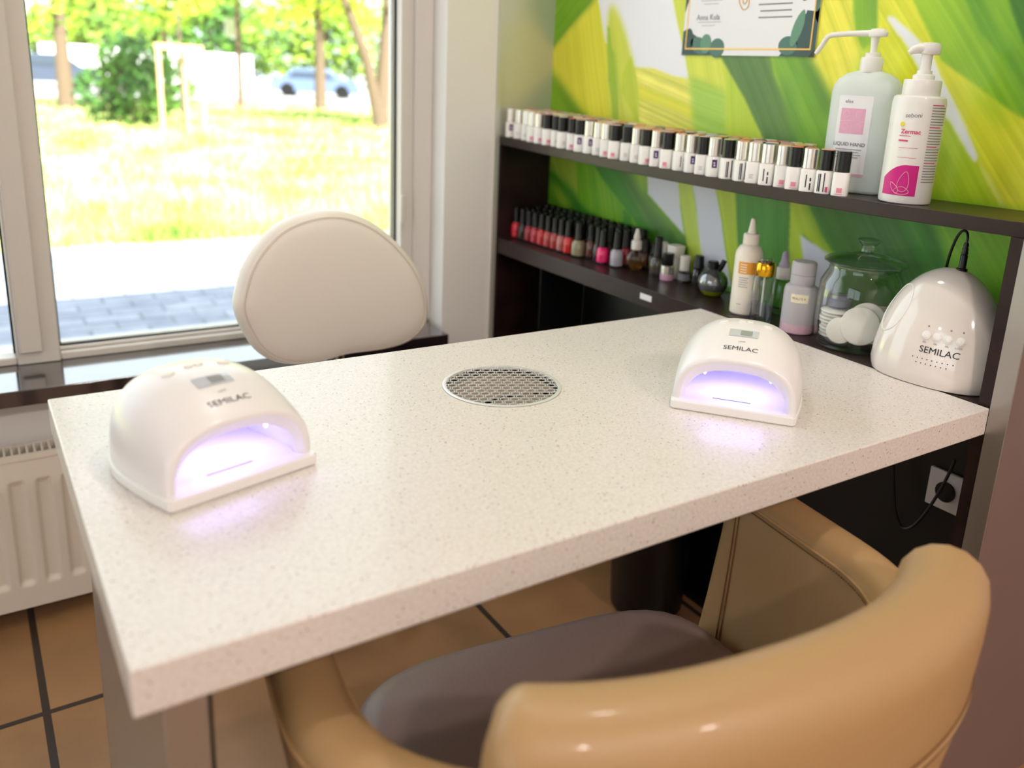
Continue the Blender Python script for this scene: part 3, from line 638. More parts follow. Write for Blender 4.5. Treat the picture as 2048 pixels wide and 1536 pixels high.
def padring(s, y): return [tuple(ctr + (p - ctr) * s + Vector((0, y, 0))) for p in PS]
b = B().loft([padring(.02, -.031), padring(.3, -.030), padring(.6, -.0285), padring(.8, -.026), padring(.905, -.022), padring(.93, -.0195), padring(.965, -.016), padring(.99, -.006), padring(1.0, .004), padring(.99, .016), padring(.96, .026), padring(.9, .031), padring(.5, .036), padring(.02, .037)])
b.build('backrest', MT['cream'], st, sharp=60)
b = B(); b.tube(padring(.934, -.0200), .0010, 6, closed=True); b.build('piping', MT['cream'], st)
b = B(); q = padring(.918, -.0222)
for k in range(len(q)):
    a, c = Vector(q[k]), Vector(q[(k + 1) % len(q)])
    for e in range(3): b.tube([a.lerp(c, e / 3), a.lerp(c, e / 3 + .2)], .0006, 4)
b.build('stitching', MT['cream_thread'], st)
for x in (-.016, .008, .020):
    b = B(); b.tube([(x, .02, .66), (x, .01, .60), (x, .0, .52), (x, .03, .44), (x, .06, .425)], .0045, 8); b.build('back_bracket', MT['chrome'], st)
rings = []
for sc, z in ((.9, .43), (1, .44), (1, .47), (.96, .49), (.85, .498), (.4, .503), (.05, .504)): rings.append([(.17 * sc * math.cos(2 * math.pi * k / 48), .075 + .165 * sc * math.sin(2 * math.pi * k / 48), z) for k in range(48)])
B().loft(rings).build('seat', MT['cream'], st, sharp=50)
B().lathe([(.025, .12), (.025, .28), (.014, .28), (.014, .43)], (0, .02, 0), 20).build('gas_lift', MT['chrome'], st)
for k in range(5):
    a = 2 * math.pi * k / 5 + .3; dx, dy = math.cos(a), math.sin(a)
    b = B(); b.tube([(0, .02, .13), (dx * .1, .02 + dy * .1, .10), (dx * .19, .02 + dy * .19, .065)], [.02, .016, .011], 10); b.build('leg', MT['chrome'], st)
    b = B(); b.lathe([(.024, -.012), (.026, -.008), (.026, .008), (.024, .012)], seg=20); ob = b.build('castor', MT['black'], st); ob.matrix_local = Matrix.Translation((dx * .19, .02 + dy * .19, .026)) @ Matrix.Rotation(math.pi / 2, 4, 'X')
# ================================================================ BOTTLES ON THE TOP SHELF
SW = {'coral': (232, 128, 112), 'pale pink': (236, 190, 190), 'nude': (222, 186, 160), 'red': (200, 50, 60), 'peach': (240, 160, 120), 'lilac': (176, 160, 200), 'blue': (70, 90, 140), 'cream': (236, 226, 206), 'plum': (110, 40, 70), 'lime': (180, 200, 110), 'grey': (150, 150, 155), 'rose': (214, 110, 130)}
for k, c in SW.items(): MT['sw_' + k] = mat('swatch_' + k.replace(' ', '_'), c, .25, coat=.5)
MT['purple'] = mat('purple_label', (72, 36, 110), .5)
MT['navy'] = mat('navy_label', (34, 34, 52), .5)
MT['pinkdot'] = mat('pink_label_mark', (232, 140, 160), .5)
_pm = {}
def pmesh(key, fn):
    if key not in _pm: _pm[key] = fn()
    return _pm[key]
def recalc(me):
    import bmesh
    b = bmesh.new(); b.from_mesh(me); bmesh.ops.recalc_face_normals(b, faces=b.faces); b.to_mesh(me); b.free(); return me
def body_m(): return recalc(B().lathe([(.0128, 0), (.0138, .0008), (.0138, .0372), (.0126, .0392), (.0105, .0398)], seg=24, n=3.6).mesh('bottle_body', MT['white']))
def cap_m(k): return recalc(B().lathe([(.0116, .0400), (.0122, .0404), (.0122, .0735), (.0114, .0742), (.0104, .0742)], seg=24, n=2.5 if k == 'S' else 2.3).mesh('cap', MT['silver' if k == 'S' else 'cap_black']))
def sw_m(k): return recalc(B().lathe([(.0112, .0742), (.0112, .0752), (.0096, .0757)], seg=20, n=2.3).mesh('swatch', MT['sw_' + k]))
R0 = .01405
def curved(pts, faces, m, name):      # flat x,z shapes wrapped on the front (-y) of the body
    v = []
    for x, z in pts:
        xx = max(-.0135, min(.0135, x)); q = max(0, 1 - (abs(xx) / .0139) ** 3.6) ** (1 / 3.6); v.append((xx, -.0139 * q - .00025, z))
    me = bpy.data.meshes.new(name); me.from_pydata(v, [], faces); me.materials.append(m); return me
def rects(rs):
    p = []; f = []
    for x0, z0, x1, z1 in rs:
        k = len(p); n = 4
        for i in range(n + 1): x = x0 + (x1 - x0) * i / n; p += [(x, z0), (x, z1)]
        f += [(k + 2 * i, k + 2 * i + 2, k + 2 * i + 3, k + 2 * i + 1) for i in range(n)]
    return p, f
def label_m(kind):
    if kind == 'purple': return [curved(*rects([(-.006, .018, .004, .034)]), MT['purple'], 'label_print'), curved(*rects([(-.003, .026, 0, .029), (-.0025, .021, .0005, .0245)]), MT['white'], 'label_mark')]
    if kind == 'pink': return [curved(*rects([(-.004, .006, .005, .014), (-.006, .003, .006, .0042)]), MT['pinkdot'], 'label_print')]
    if kind == 'bars': return [curved(*rects([(-.003, .008, -.001, .030), (.004, .004, .0065, .016), (.004, .019, .0065, .025)]), MT['ink'], 'label_print')]
    if kind == 'barcode': return [curved(*rects([(-.007, .004, -.0055, .034), (-.0045, .004, -.002, .034), (.003, .004, .005, .036)]), MT['navy'], 'label_print'), curved(*rects([(.007, .004, .011, .013)]), MT['pink_ink'], 'label_mark')]
    return [curved(*rects([(-.004, .010, .004, .0108), (-.004, .013, .003, .0138), (-.004, .016, .004, .0168)]), MT['grey_ink'], 'label_print')]
KN = {'purple': 'purple label', 'pink': 'pink label mark', 'bars': 'black side print', 'barcode': 'dark barcode stripes', 'plain': 'plain label'}
def polish(x, y, z, cap, lab, sw, label, group, rz):
    t = thing('gel_polish_bottle', (x, y, z), label, 'nail polish bottle', rz, group)
    link('bottle_body', pmesh('b', body_m), t); link('cap', pmesh('c' + cap, lambda: cap_m(cap)), t); link('swatch', pmesh('s' + sw, lambda: sw_m(sw)), t)
    if lab:
        for me in pmesh('l' + lab, lambda: label_m(lab)): link(me.name.split('.')[0], me, t)
FR = [(1.399, 'S', 'purple'), (1.362, 'S', 'plain'), (1.325, 'S', 'plain'), (1.290, 'S', 'pink'), (1.257, 'S', 'pink'), (1.222, 'B', 'pink'), (1.188, 'B', 'plain'), (1.154, 'B', 'plain'), (1.118, 'B', 'pink'), (1.084, 'B', 'purple'), (1.050, 'S', 'purple'), (1.0165, 'S', 'plain'), (.981, 'S', 'pink'), (.948, 'B', 'pink'), (.910, 'B', 'plain'), (.873, 'S', 'plain'), (.840, 'B', 'pink'), (.806, 'S', 'purple'), (.771, 'B', 'pink'), (.7355, 'S', 'bars'), (.701, 'S', 'purple'), (.667, 'B', 'plain'), (.632, 'S', 'purple'), (.596, 'B', 'barcode'), (.560, 'S', 'barcode'), (.527, 'S', 'plain'), (.494, 'S', 'bars'), (.4615, 'S', 'pink'), (.430, 'B', 'pink'), (.397, 'S', 'bars'), (.365, 'B', 'barcode'), (.332, 'B', 'pink')]
ks = list(SW); rp = random.Random(5)
CAMA = lambda x, y: math.atan2(-.597 - y, -.0625 - x) + math.pi / 2      # turns a front (-y) towards the camera side of the room
wt = ['coral', 'pale pink', 'nude', 'coral', 'peach', 'pale pink', 'rose', 'cream', 'red', 'lilac', 'blue', 'coral', 'plum', 'lime', 'grey']
for i, (y, cp, lb) in enumerate(FR):
    s = rp.choice(wt); xx = XL + .0155 + rp.uniform(-.001, .007); yy = y + rp.uniform(-.002, .002)
    yy = min(yy, 1.384 if i == 0 else 9)
    polish(xx, y, ZU + sag(y) + .0001, cp, lb, s, '%s-capped white gel polish with %s, %s from window in top shelf front row' % ('silver' if cp == 'S' else 'black', KN[lb], ordw(i)), 'gel polishes in the front row of the top shelf', CAMA(xx, y) + rp.uniform(-.35, .35))
for row, (dx, nm, n, y1) in enumerate(((.047, 'second', 29, 1.392), (.079, 'third', 28, 1.385), (.111, 'fourth', 28, 1.39))):
    for i in range(n):
        y = y1 - i * .0332 + rp.uniform(-.0015, .0015); cp = rp.choice('SSB') if i > 5 else 'S'; s = rp.choice(wt)
        polish(XL + .0155 + dx + rp.uniform(-.0012, .0012), y, ZU + sag(y) + .0001, cp, None, s, '%s-capped gel polish with %s top, %s from window in top shelf %s row' % ('silver' if cp == 'S' else 'black', s, ordw(i), nm), 'gel polishes in the %s row of the top shelf' % nm, rp.uniform(-.5, .5))
# ================================================================ VARNISHES ON THE LOWER SHELF
def varn_body(r, h, sq): 
    return [(r * .86, 0), (r, .0015), (r * 1.0, h * .45), (r * .95, h * .8), (r * .7, h * .94), (r * .5, h)]
VC = {'bright red': (206, 20, 44), 'black': (20, 14, 20), 'dark red': (150, 22, 40), 'crimson': (176, 34, 56), 'red': (190, 30, 40), 'rose red': (172, 60, 62), 'brick red': (160, 36, 40), 'dusty pink': (170, 96, 92), 'scarlet': (196, 26, 30), 'olive grey': (138, 128, 100), 'hot pink': (236, 30, 110), 'pale grey': (172, 170, 182), 'brown': (92, 40, 30), 'smoky': (60, 50, 30)}
for k, c in VC.items(): MT['v_' + k] = mat('varnish_' + k.replace(' ', '_'), c, .12, coat=.8)
MT['glassbase'] = thin_glass('thick_clear_glass', (.8, .78, .78), gloss=2)
def varnish(x, y, col, label, group, r=.0132, h=.041, ch=.043, cr=.0085, sq=2.2, mt=None):
    t = thing('nail_varnish_bottle', (x, y, ZL + .0001), label, 'nail varnish bottle', rp.uniform(-.4, .4), group)
    kb = ('v', col, r, h, sq); link('glass_body', pmesh(kb, lambda: recalc(B().lathe([(p, z + .004) for p, z in varn_body(r, h, sq)], seg=22, n=sq).mesh('glass_body', MT['v_' + col]))), t)
    link('glass_base', pmesh(('vb', r, sq), lambda: recalc(B().lathe([(r * .96, 0), (r * 1.03, .001), (r * 1.03, .0042)], seg=22, n=sq).mesh('glass_base', MT['glassbase']))), t)
    link('cap', pmesh(('vc', cr, h, ch), lambda: recalc(B().lathe([(cr * 1.08, h + .003), (cr * 1.08, h + .006), (cr, h + .010), (cr * .86, h + ch), (cr * .7, h + ch + .0012)], seg=18).mesh('cap', MT['cap_black']))), t)
    return t
vf = ['bright red', 'black', 'dark red', 'crimson', 'red', 'rose red', 'brick red', 'dusty pink', 'scarlet']
vy = [1.400, 1.368, 1.337, 1.307, 1.277, 1.247, 1.217, 1.189, 1.160]
for i, (c, y) in enumerate(zip(vf, vy)):
    varnish(1.192 + .001 * i, y, c, '%s nail varnish with tall black cap, %s from window in lower shelf front row' % (c, ordw(i)), 'varnishes in the front row of the lower shelf')
for rw, (x, n, y0, nm) in enumerate(((1.224, 12, 1.395, 'second'), (1.255, 14, 1.385, 'third'), (1.286, 15, 1.392, 'back'))):
    for i in range(n):
        y = y0 - i * .030
        if rw < 2 and 1.10 < y < 1.150 and rw == 0: continue
        c = rp.choice(['brown', 'dark red', 'brick red', 'black', 'crimson', 'brown'])
        varnish(x + .001 * (i % 2), y, c, '%s nail varnish under a black cap, %s from window in lower shelf %s row' % (c, ordw(i), nm), 'varnishes in the %s row of the lower shelf' % nm, cr=(.0085, .0105, .0115)[rw], ch=(.043, .046, .050)[rw])
varnish(1.206, 1.122, 'olive grey', 'wider olive grey nail varnish with black cap right of the red varnishes', None, r=.0165, h=.040, ch=.046, cr=.0105, sq=3.4)
varnish(1.214, 1.033, 'hot pink', 'hot pink nail varnish with black cap standing beside the pale grey one', None, r=.0150, h=.038, ch=.044, cr=.0088, sq=2.3)
varnish(1.222, .988, 'pale grey', 'pale grey nail varnish with black cap between hot pink varnish and oil dropper', None, r=.0150, h=.041, ch=.045, cr=.0090, sq=3)
varnish(1.262, .885, 'smoky', 'smoky dark nail varnish with tall square black cap right of the oil dropper', None, r=.0150, h=.040, ch=.050, cr=.0100, sq=4)
varnish(1.284, .925, 'black', 'black nail varnish behind the oil dropper near the green wall', None, r=.013, h=.038, ch=.03, cr=.010)
varnish(1.285, .955, 'brown', 'dark brown nail varnish against the green wall behind the oil dropper', None, r=.012, h=.036, ch=.034, cr=.010)
varnish(1.284, .770, 'black', 'black nail varnish with wide cap left of the round decanter at the wall', None, r=.0135, h=.036, ch=.030, cr=.0125)
MT['oil'] = mat('golden_oil', (214, 170, 96), .05, trans=.9, ior=1.3)
MT['teat'] = mat('white_rubber', (236, 230, 222), .4)
z = ZL + .0001
t = thing('oil_dropper_bottle', (1.246, .945, z), 'round clear bottle of golden oil with white dropper top on the lower shelf', 'dropper bottle')
B().lathe([(.011, 0), (.013, .001), (.021, .016), (.024, .027), (.022, .038), (.013, .048), (.010, .052)], seg=28, cap1=False).build('glass_body', MT['clear'], t)
B().lathe([(.011, .002), (.0125, .003), (.020, .016), (.0226, .026)], seg=28).build('oil', MT['v_oilc'] if 'v_oilc' in MT else MT['oil'], t)
B().lathe([(.0115, .050), (.0125, .051), (.0125, .069), (.0115, .071), (.007, .073), (.0085, .078), (.006, .088), (.0045, .097), (.002, .100)], seg=20).build('dropper', MT['teat'], t)
t = thing('gel_bottle', (1.250, .835, z), 'small gel bottle with black cap over a silver and pink body', 'gel bottle')
MT['pinkbody'] = mat('pale_pink_body', (226, 178, 206), .3, coat=.3)
B().lathe([(.0135, 0), (.0142, .001), (.0142, .014)], seg=24, n=3).build('body', MT['pinkbody'], t); B().lathe([(.0141, .0141), (.0141, .033), (.012, .0345)], seg=24, n=3).build('label_band', MT['silver'], t)
B().lathe([(.0125, .0346), (.0128, .035), (.0128, .061), (.012, .062)], seg=24).build('cap', MT['cap_black'], t)
t = thing('white_flip_top_bottle', (1.284, .848, z), 'squarish white bottle standing right behind the pink and silver gel bottle', 'bottle')
B().lathe([(.016, 0), (.0175, .001), (.0175, .045), (.0165, .047)], seg=24, n=4).build('body', MT['white'], t); B().lathe([(.0155, .047), (.016, .048), (.0175, .074), (.016, .076)], seg=24, n=4).build('cap', MT['teat'], t)
t = thing('white_flip_top_bottle', (1.285, .890, z), 'rounded white bottle behind the smoky varnish close to the wall', 'bottle')
B().lathe([(.014, 0), (.0155, .001), (.0155, .055), (.012, .07), (.006, .076)], seg=24, n=2.5).build('body', MT['white'], t)
t = thing('nail_glue_bottle', (1.270, .800, z), 'small clear bottle with white cap left of the round decanter', 'bottle')
B().lathe([(.012, 0), (.0128, .001), (.0128, .026), (.0105, .028)], seg=22, n=3).build('glass_body', MT['clear'], t); B().lathe([(.0112, .028), (.0116, .029), (.0116, .060), (.0105, .061)], seg=22).build('cap', MT['teat'], t)
B().lathe([(.0129, .006), (.0129, .021)], seg=22, n=3, cap0=False, cap1=False).build('label_band', MT['grey_ink'], t, fix=False)
MT['smoke'] = mat('silvery_glass', (150, 154, 158), .06, metal=.75)
MT['greenoil'] = mat('yellow_green_oil', (140, 150, 20), .08, coat=1)
t = thing('round_decanter', (1.245, .683, z), 'round silvery glass decanter holding yellow-green oil, with black stopper', 'decanter')
B().lathe([(.016, 0), (.022, .003), (.0275, .012)], seg=32).build('oil', MT['greenoil'], t)
B().lathe([(.0277, .0122), (.0315, .020), (.0325, .030), (.030, .041), (.022, .051), (.012, .056), (.010, .059)], seg=32).build('glass_body', MT['smoke'], t)
B().lathe([(.011, .059), (.012, .060), (.012, .073), (.010, .075)], (-.004, 0, 0), seg=18).build('collar', MT['black'], t)
b = B(); b.tube([(.004, -.006, .055), (.010, -.012, .066), (.013, -.015, .078)], [.009, .006, .0055], 12); b.build('stopper', MT['black'], t)
t = thing('small_brush_bottle', (1.286, .645, z), 'small dark bottle half hidden behind the white orange-labelled squeeze bottle', 'bottle')
B().lathe([(.0125, 0), (.0132, .001), (.0132, .032), (.010, .036)], seg=20).build('glass_body', MT['v_smoky'], t); B().lathe([(.0085, .036), (.0075, .066), (.006, .067)], seg=18).build('cap', MT['cap_black'], t)
# white squeeze bottle with orange label
MT['orange'] = mat('orange_label', (232, 160, 60), .5)
MT['ivory'] = mat('ivory_plastic', (236, 226, 212), .4, sss=0)
t = thing('squeeze_bottle', (1.200, .548, z), 'white squeeze bottle with pointed nozzle and orange label left of the gold-topped one', 'squeeze bottle', CAMA(1.2, .548))
B().lathe([(.025, 0), (.0275, .003), (.0275, .115), (.0262, .124), (.021, .134), (.0145, .139), (.012, .140)], seg=36).build('body', MT['ivory'], t)
B().lathe([(.0145, .139), (.0155, .140), (.0155, .158), (.014, .160), (.0085, .161), (.0075, .166), (.0045, .186), (.0038, .189), (.001, .190)], seg=24).build('nozzle_cap', MT['ivory'], t)
def wrap(R, a0=0):
    return lambda x, y: (R * math.sin(x / R + a0), -R * math.cos(x / R + a0), y)
def wrect(name, R, x0, z0, x1, z1, m, p, a0=0, n=10):
    w = wrap(R, a0); v = []; 
    for i in range(n + 1): x = x0 + (x1 - x0) * i / n; v += [w(x, z0), w(x, z1)]
    b = B(); b.add(v, [(2 * i, 2 * i + 2, 2 * i + 3, 2 * i + 1) for i in range(n)]); return b.build(name, m, p, fix=False)
wrect('label', .0277, -.019, .083, .020, .107, MT['orange'], t)
def wlines(name, R, rows, m, p, a0=0):
    b = B(); w = wrap(R, a0)
    for x0, x1, zz, th in rows:
        n = max(2, int((x1 - x0) / .003)); v = []
        for i in range(n + 1): x = x0 + (x1 - x0) * i / n; v += [w(x, zz), w(x, zz + th)]
        b.add(v, [(2 * i, 2 * i + 2, 2 * i + 3, 2 * i + 1) for i in range(n)])
    return b.build(name, m, p, fix=False)
wlines('label_print', .0279, [(-.015, -.002, .101 - .005 * k, .002) for k in range(4)], MT['ivory'], t)
wlines('small_print', .0277, [(-.016, .003 - .002 * (k % 2), .075 - .0045 * k, .0012) for k in range(5)] + [(-.016, -.006, .022, .001)], MT['grey_ink'], t)
t = thing('serum_bottle', (1.182, .487, z), 'clear serum bottle with shiny gold collar half full of liquid, before squeeze bottle', 'bottle')
B().lathe([(.020, 0), (.0215, .002), (.0215, .083), (.019, .090), (.016, .092)], seg=32, cap1=False).build('glass_body', MT['clear'], t)
MT['liquid'] = thin_glass('clear_liquid', (.80, .80, .84), gloss=1.5)
B().lathe([(.0195, .003), (.0202, .005), (.0202, .037)], seg=32).build('liquid', MT['liquid'], t)
B().lathe([(.018, .091), (.0186, .092), (.0186, .112), (.016, .116), (.0155, .1155), (.015, .104)], seg=32).build('gold_collar', MT['gold'], t)
B().lathe([(.012, .100), (.0125, .122), (.0115, .1235)], seg=24).build('pump_cap', MT['clear'], t)
B().lathe([(.0016, .01), (.0016, .10)], seg=8).build('dip_tube', MT['white'], t)
MT['lilac'] = mat('lilac_plastic', (190, 176, 200), .4); MT['greenglass'] = thin_glass('greenish_glass', (.78, .84, .66), gloss=1.6)
t = thing('lilac_dropper_bottle', (1.278, .524, z), 'green-tinted dropper bottle with lilac teat behind the frosted bottle', 'dropper bottle')
B().lathe([(.019, 0), (.0205, .002), (.0205, .060), (.015, .068), (.011, .070)], seg=28, cap1=False).build('glass_body', MT['greenglass'], t)
B().lathe([(.0135, .068), (.014, .069), (.014, .090), (.013, .092)], seg=22).build('collar', MT['white'], t); B().lathe([(.010, .092), (.0105, .098), (.0075, .104), (.006, .120), (.0035, .124)], seg=20).build('teat', MT['lilac'], t)
MT['frost'] = mat('frosted_plastic', (214, 208, 214), .35, trans=.35, ior=1.2); MT['pinkliq'] = mat('pink_liquid_through_frosted_plastic', (214, 176, 192), .35, coat=.2)
t = thing('frosted_bottle', (1.197, .4095, z), 'frosted bottle with pink liquid and small cream label left of the jar', 'bottle', CAMA(1.2, .395) + .1)
B().lathe([(.029, 0), (.031, .002), (.031, .018)], seg=36).build('pink_liquid', MT['pinkliq'], t)
B().lathe([(.031, .0181), (.031, .078), (.029, .086), (.0225, .0905)], seg=36).build('body', MT['frost'], t)
B().lathe([(.0215, .0905), (.0225, .091), (.0225, .1085), (.0215, .109), (.0225, .1095), (.0225, .129), (.0205, .1325), (.018, .1325)], seg=32).build('cap', MT['frost'], t)
wrect('label', .0313, -.020, .060, .012, .076, mat('cream_sticker', (236, 228, 200), .5), t)
word('lettering', 'BEAUTÉ A', .0062, lambda x, y: wrap(.0315)(x - .005, y + .068), mat('gold_print', (150, 100, 40), .5), t, sx=.9)
# glass jar with cotton pads
jx, jy = 1.225, .3015
t = thing('glass_jar', (jx, jy, z), 'large lidded glass jar of white cotton pads left of the dome lamp', 'jar')
B().lathe([(.060, 0), (.066, .002), (.0705, .010), (.0735, .040), (.0735, .090), (.0715, .115), (.064, .130), (.0605, .136), (.0605, .144), (.064, .147)], seg=56, cap0=True, cap1=False).build('glass_body', MT['jar'], t)
B().lathe([(.0575, .005), (.064, .0065), (.068, .012)], seg=56, cap1=False).build('glass_bottom', MT['jar'], t)
B().lathe([(.0635, .148), (.070, .150), (.0705, .1525), (.066, .156), (.045, .163), (.020, .168), (.012, .170), (.0105, .176), (.012, .181), (.019, .187), (.020, .190), (.016, .193), (.006, .194)], seg=56, cap0=True).build('glass_lid', MT['jar'], t)
B().lathe([(.0575, .142), (.059, .143), (.059, .148)], seg=48, cap0=False, cap1=False).build('lid_seal', MT['clear'], t, fix=False)
MT['cotton'] = mat('white_cotton', (240, 234, 228), .9, bump=(500, .3, .001))
rc = random.Random(11)
def pad_m():
    def q(): return recalc(B().lathe([(.022, .0), (.027, .0012), (.028, .003), (.027, .0048), (.022, .006), (.002, .0062)], seg=28).mesh('cotton_pad', MT['cotton']))
    return pmesh('pad', q)
cpos = []
for k in range(8): cpos.append((-.010 - .0012 * k, .036 - .0008 * k, .008 + .0066 * k, .10, .0, 'in the left stack'))
for k in range(6): cpos.append((.030, -.026, .008 + .0066 * k, 0, .08, 'in the stack at the back'))
for i, (dx, dy, dz_, ax, ay, tx) in enumerate(cpos):
    o = link('cotton_pad', pad_m()); o.location = (jx + dx + rc.uniform(-.002, .002), jy + dy + rc.uniform(-.002, .002), z + dz_ + .001); o.rotation_euler = (0, 0, rc.uniform(0, 3))
    tag(o, 'white round cotton pad inside the glass jar, %s %s, %s from the bottom' % ('', tx, ordw(i if i < 8 else i - 8)), 'cotton pad', 'cotton pads in the glass jar')
    o['label'] = 'white cotton pad in the glass jar, %s, %s from the bottom' % (tx[3:], ordw(i if i < 8 else i - 8))
fd = Vector((-.0625 - jx, -.597 - jy, 0)).normalized(); sd = Vector((-fd.y, fd.x, 0))
big = [(.036, .006, .044, .034, 'large round cotton pad leaning upright at the front inside the glass jar'), (.024, .016, .052, .032, 'large cotton pad standing behind the front pad inside the glass jar'), (.036, -.026, .026, .0235, 'round cotton pad tilted at the left front inside the glass jar')]
for i, (fo, so_, zz, rr, lb) in enumerate(big):
    m = recalc(B().lathe([(rr * .8, 0), (rr * .96, .0012), (rr, .0032), (rr * .96, .005), (rr * .8, .0064), (.002, .0066)], seg=36).mesh('cotton_pad', MT['cotton'])); o = link('cotton_pad', m)
    p = Vector((jx, jy, 0)) + fd * fo + sd * so_; nr = (fd * .93 + Vector((0, 0, .35))).normalized(); o.matrix_world = Matrix.Translation((p.x, p.y, z + max(zz, rr + .008))) @ nr.to_track_quat('Z', 'Y').to_matrix().to_4x4(); tag(o, lb, 'cotton pad', 'cotton pads in the glass jar')
o = B().lathe([(.019, 0), (.021, .002), (.021, .012), (.018, .014), (.018, .020), (.015, .021)], seg=24).build('small_pot', mat('grey_pot', (120, 122, 140), .2, coat=.5)); o.location = (jx - .014, jy + .032, z + .066); tag(o, 'small grey round pot resting on the cotton pads inside the jar', 'pot')
b = B(); b.box(-.024, -.010, 0, .024, .010, .022); o = b.build('cotton_block', MT['cotton'], bevel=.006); o.location = (jx + .030, jy - .020, z + .050); o.rotation_euler = (0, 0, -.6); tag(o, 'white folded cotton block lying on top of the pads in the jar', 'cotton')
# ================================================================ PUMP BOTTLES ON THE TOP SHELF
MT['milky'] = mat('milky_translucent_plastic', (236, 242, 242), .35, trans=.25, ior=1.2); MT['pinkpanel'] = mat('pink_label_panel', (232, 170, 196), .5); MT['magenta'] = mat('magenta_label', (206, 20, 130), .45)
zs_ = ZU + sag(.33) + .0012
p1 = Vector((1.250, .368)); t = thing('soap_dispenser', (p1.x, p1.y, zs_), 'large translucent pump bottle with long bent spout and pink label on the top shelf', 'pump bottle', -math.pi / 2 + .30)
A1, B1 = .0600, .0330
b = B(); b.lathe([(A1 * .95, 0), (A1 * .99, .002), (A1, .006), (A1, .168), (A1 * .97, .180), (A1 * .85, .192), (A1 * .62, .201), (.020, .206), (.017, .207)], seg=48, n=2.6, sy=B1 / A1); b.build('body', MT['milky'], t)
B().lathe([(.0185, .2035), (.0190, .205), (.0190, .226), (.018, .228), (.013, .229), (.013, .235), (.010, .236)], seg=28).build('collar', MT['white'], t)
b = B(); b.lathe([(.0055, .236), (.0055, .246), (.0075, .262)], seg=18); b.build('pump_stem', MT['white'], t)
b = B(); b.lathe([(.015, .262), (.0165, .264), (.0165, .270), (.012, .275), (.003, .276)], (.004, 0, 0), 24, sy=.62); b.tube([(0, 0, .268), (-.045, 0, .267), (-.078, 0, .264), (-.085, 0, .260), (-.092, 0, .247), (-.102, 0, .232)], [.006, .0048, .0046, .0046, .0044, .0040], 12); b.build('pump_head', MT['white'], t)
def ff(a, bq, n, off=.0004):   # flat label on the broad side of an oval bottle
    return lambda x, y: (x, -bq * max(0, 1 - (abs(x) / a) ** n) ** (1 / n) - off, y)
F1 = ff(A1, B1, 2.6)
def frect(name, F, x0, z0, x1, z1, m, p, off=0, n=8):
    v = []
    for i in range(n + 1):
        for zz in (z0, z1): q = F(x0 + (x1 - x0) * i / n, zz); v.append((q[0], q[1] - off, q[2]))
    b = B(); b.add(v, [(2 * i, 2 * i + 2, 2 * i + 3, 2 * i + 1) for i in range(n)]); return b.build(name, m, p, fix=False)
frect('label', F1, -.036, .028, .024, .164, MT['paper'], t)
for (i, j) in ((0, 0), (1, 0), (0, 1), (1, 1)): frect('pink_panel', F1, -.029 + i * .0216, .100 + j * .0216, -.029 + i * .0216 + .0210, .100 + j * .0216 + .0210, MT['pinkpanel'], t, .0003)
frect('pink_stripe', F1, -.036, .029, .024, .0325, MT['pinkpanel'], t, .0003)
F1b = ff(A1, B1, 2.6, .0009)
word('lettering', 'LIQUID HAND', .0088, lambda x, y: F1b(x - .008, y + .082), MT['ink'], t)
for k in range(4): frect('small_print', F1b, -.031, .073 - .0045 * k, .015 - .004 * (k % 2), .0741 - .0045 * k, MT['grey_ink'], t, .0002)
b = B()
for cx_, cz_, rr in ((-.0185, .1105, .005), (.003, .1105, .005), (-.0185, .132, .005), (.003, .132, .005)):
    pts = [F1b(cx_ + rr * math.cos(a), cz_ + rr * 1.2 * math.sin(a)) for a in [2 * math.pi * q / 14 for q in range(14)]]; b.tube(pts, .00028, 4, closed=True)
b.build('printed_emblem', MT['paper'], t)
word('emblem_lettering', 'efex', .0085, lambda x, y: F1b(x - .017, y + .154), MT['grey_ink'], t)
p2 = (1.2000, .232); t = thing('lotion_dispenser', (p2[0], p2[1], ZU + sag(p2[1]) + .0002), 'white pump bottle with magenta label panel, nearest the right end of top shelf', 'pump bottle', CAMA(*p2) + .25)
RB = .0405
B().lathe([(RB * .9, 0), (RB * .98, .002), (RB, .006), (RB, .158), (RB * .96, .165), (RB * .86, .168)], seg=44).build('body', MT['white'], t)
B().lathe([(.028, .166), (.0285, .167), (.0285, .190), (.0275, .192), (.0165, .1925), (.0165, .1985), (.014, .200), (.0115, .201), (.0115, .206)], seg=32).build('collar', MT['white'], t)
B().lathe([(.0085, .204), (.0085, .236)], seg=20).build('pump_stem', MT['white'], t)
b = B(); b.lathe([(.0130, .230), (.0150, .232), (.0155, .243), (.013, .2475), (.003, .2485)], (.004, 0, 0), 24, sy=.8); b.tube([(0, 0, .239), (-.014, 0, .239), (-.022, 0, .236), (-.028, 0, .231)], [.0085, .008, .0065, .0035], 12); b.build('pump_head', MT['white'], t)
a0 = -.42
w = wrap(RB + .0003, a0)
b = B(); v = []; n = 14
for i in range(n + 1): x = -.034 + .056 * i / n; top = .062 - .022 * max(0, 1 - i / 9) ** 1.8; v += [w(x, .014), w(x, top)]
b.add(v, [(2 * i, 2 * i + 2, 2 * i + 3, 2 * i + 1) for i in range(n)]); b.build('label_panel', MT['magenta'], t, fix=False)
w2 = wrap(RB + .0007, a0); b = B()
def leafp(cx, cz, L, wd, ang):
    P = []
    for k in range(20):
        a = 2 * math.pi * k / 20; x = wd * math.sin(a) * (1 - .35 * math.cos(a)); y = L * math.cos(a); P.append(w2(cx + x * math.cos(ang) - y * math.sin(ang), cz + x * math.sin(ang) + y * math.cos(ang)))
    b.tube(P, .00045, 5, closed=True)
leafp(.002, .036, .016, .008, -.15); leafp(-.012, .026, .010, .004, .7); leafp(.000, .022, .006, .011, 0)
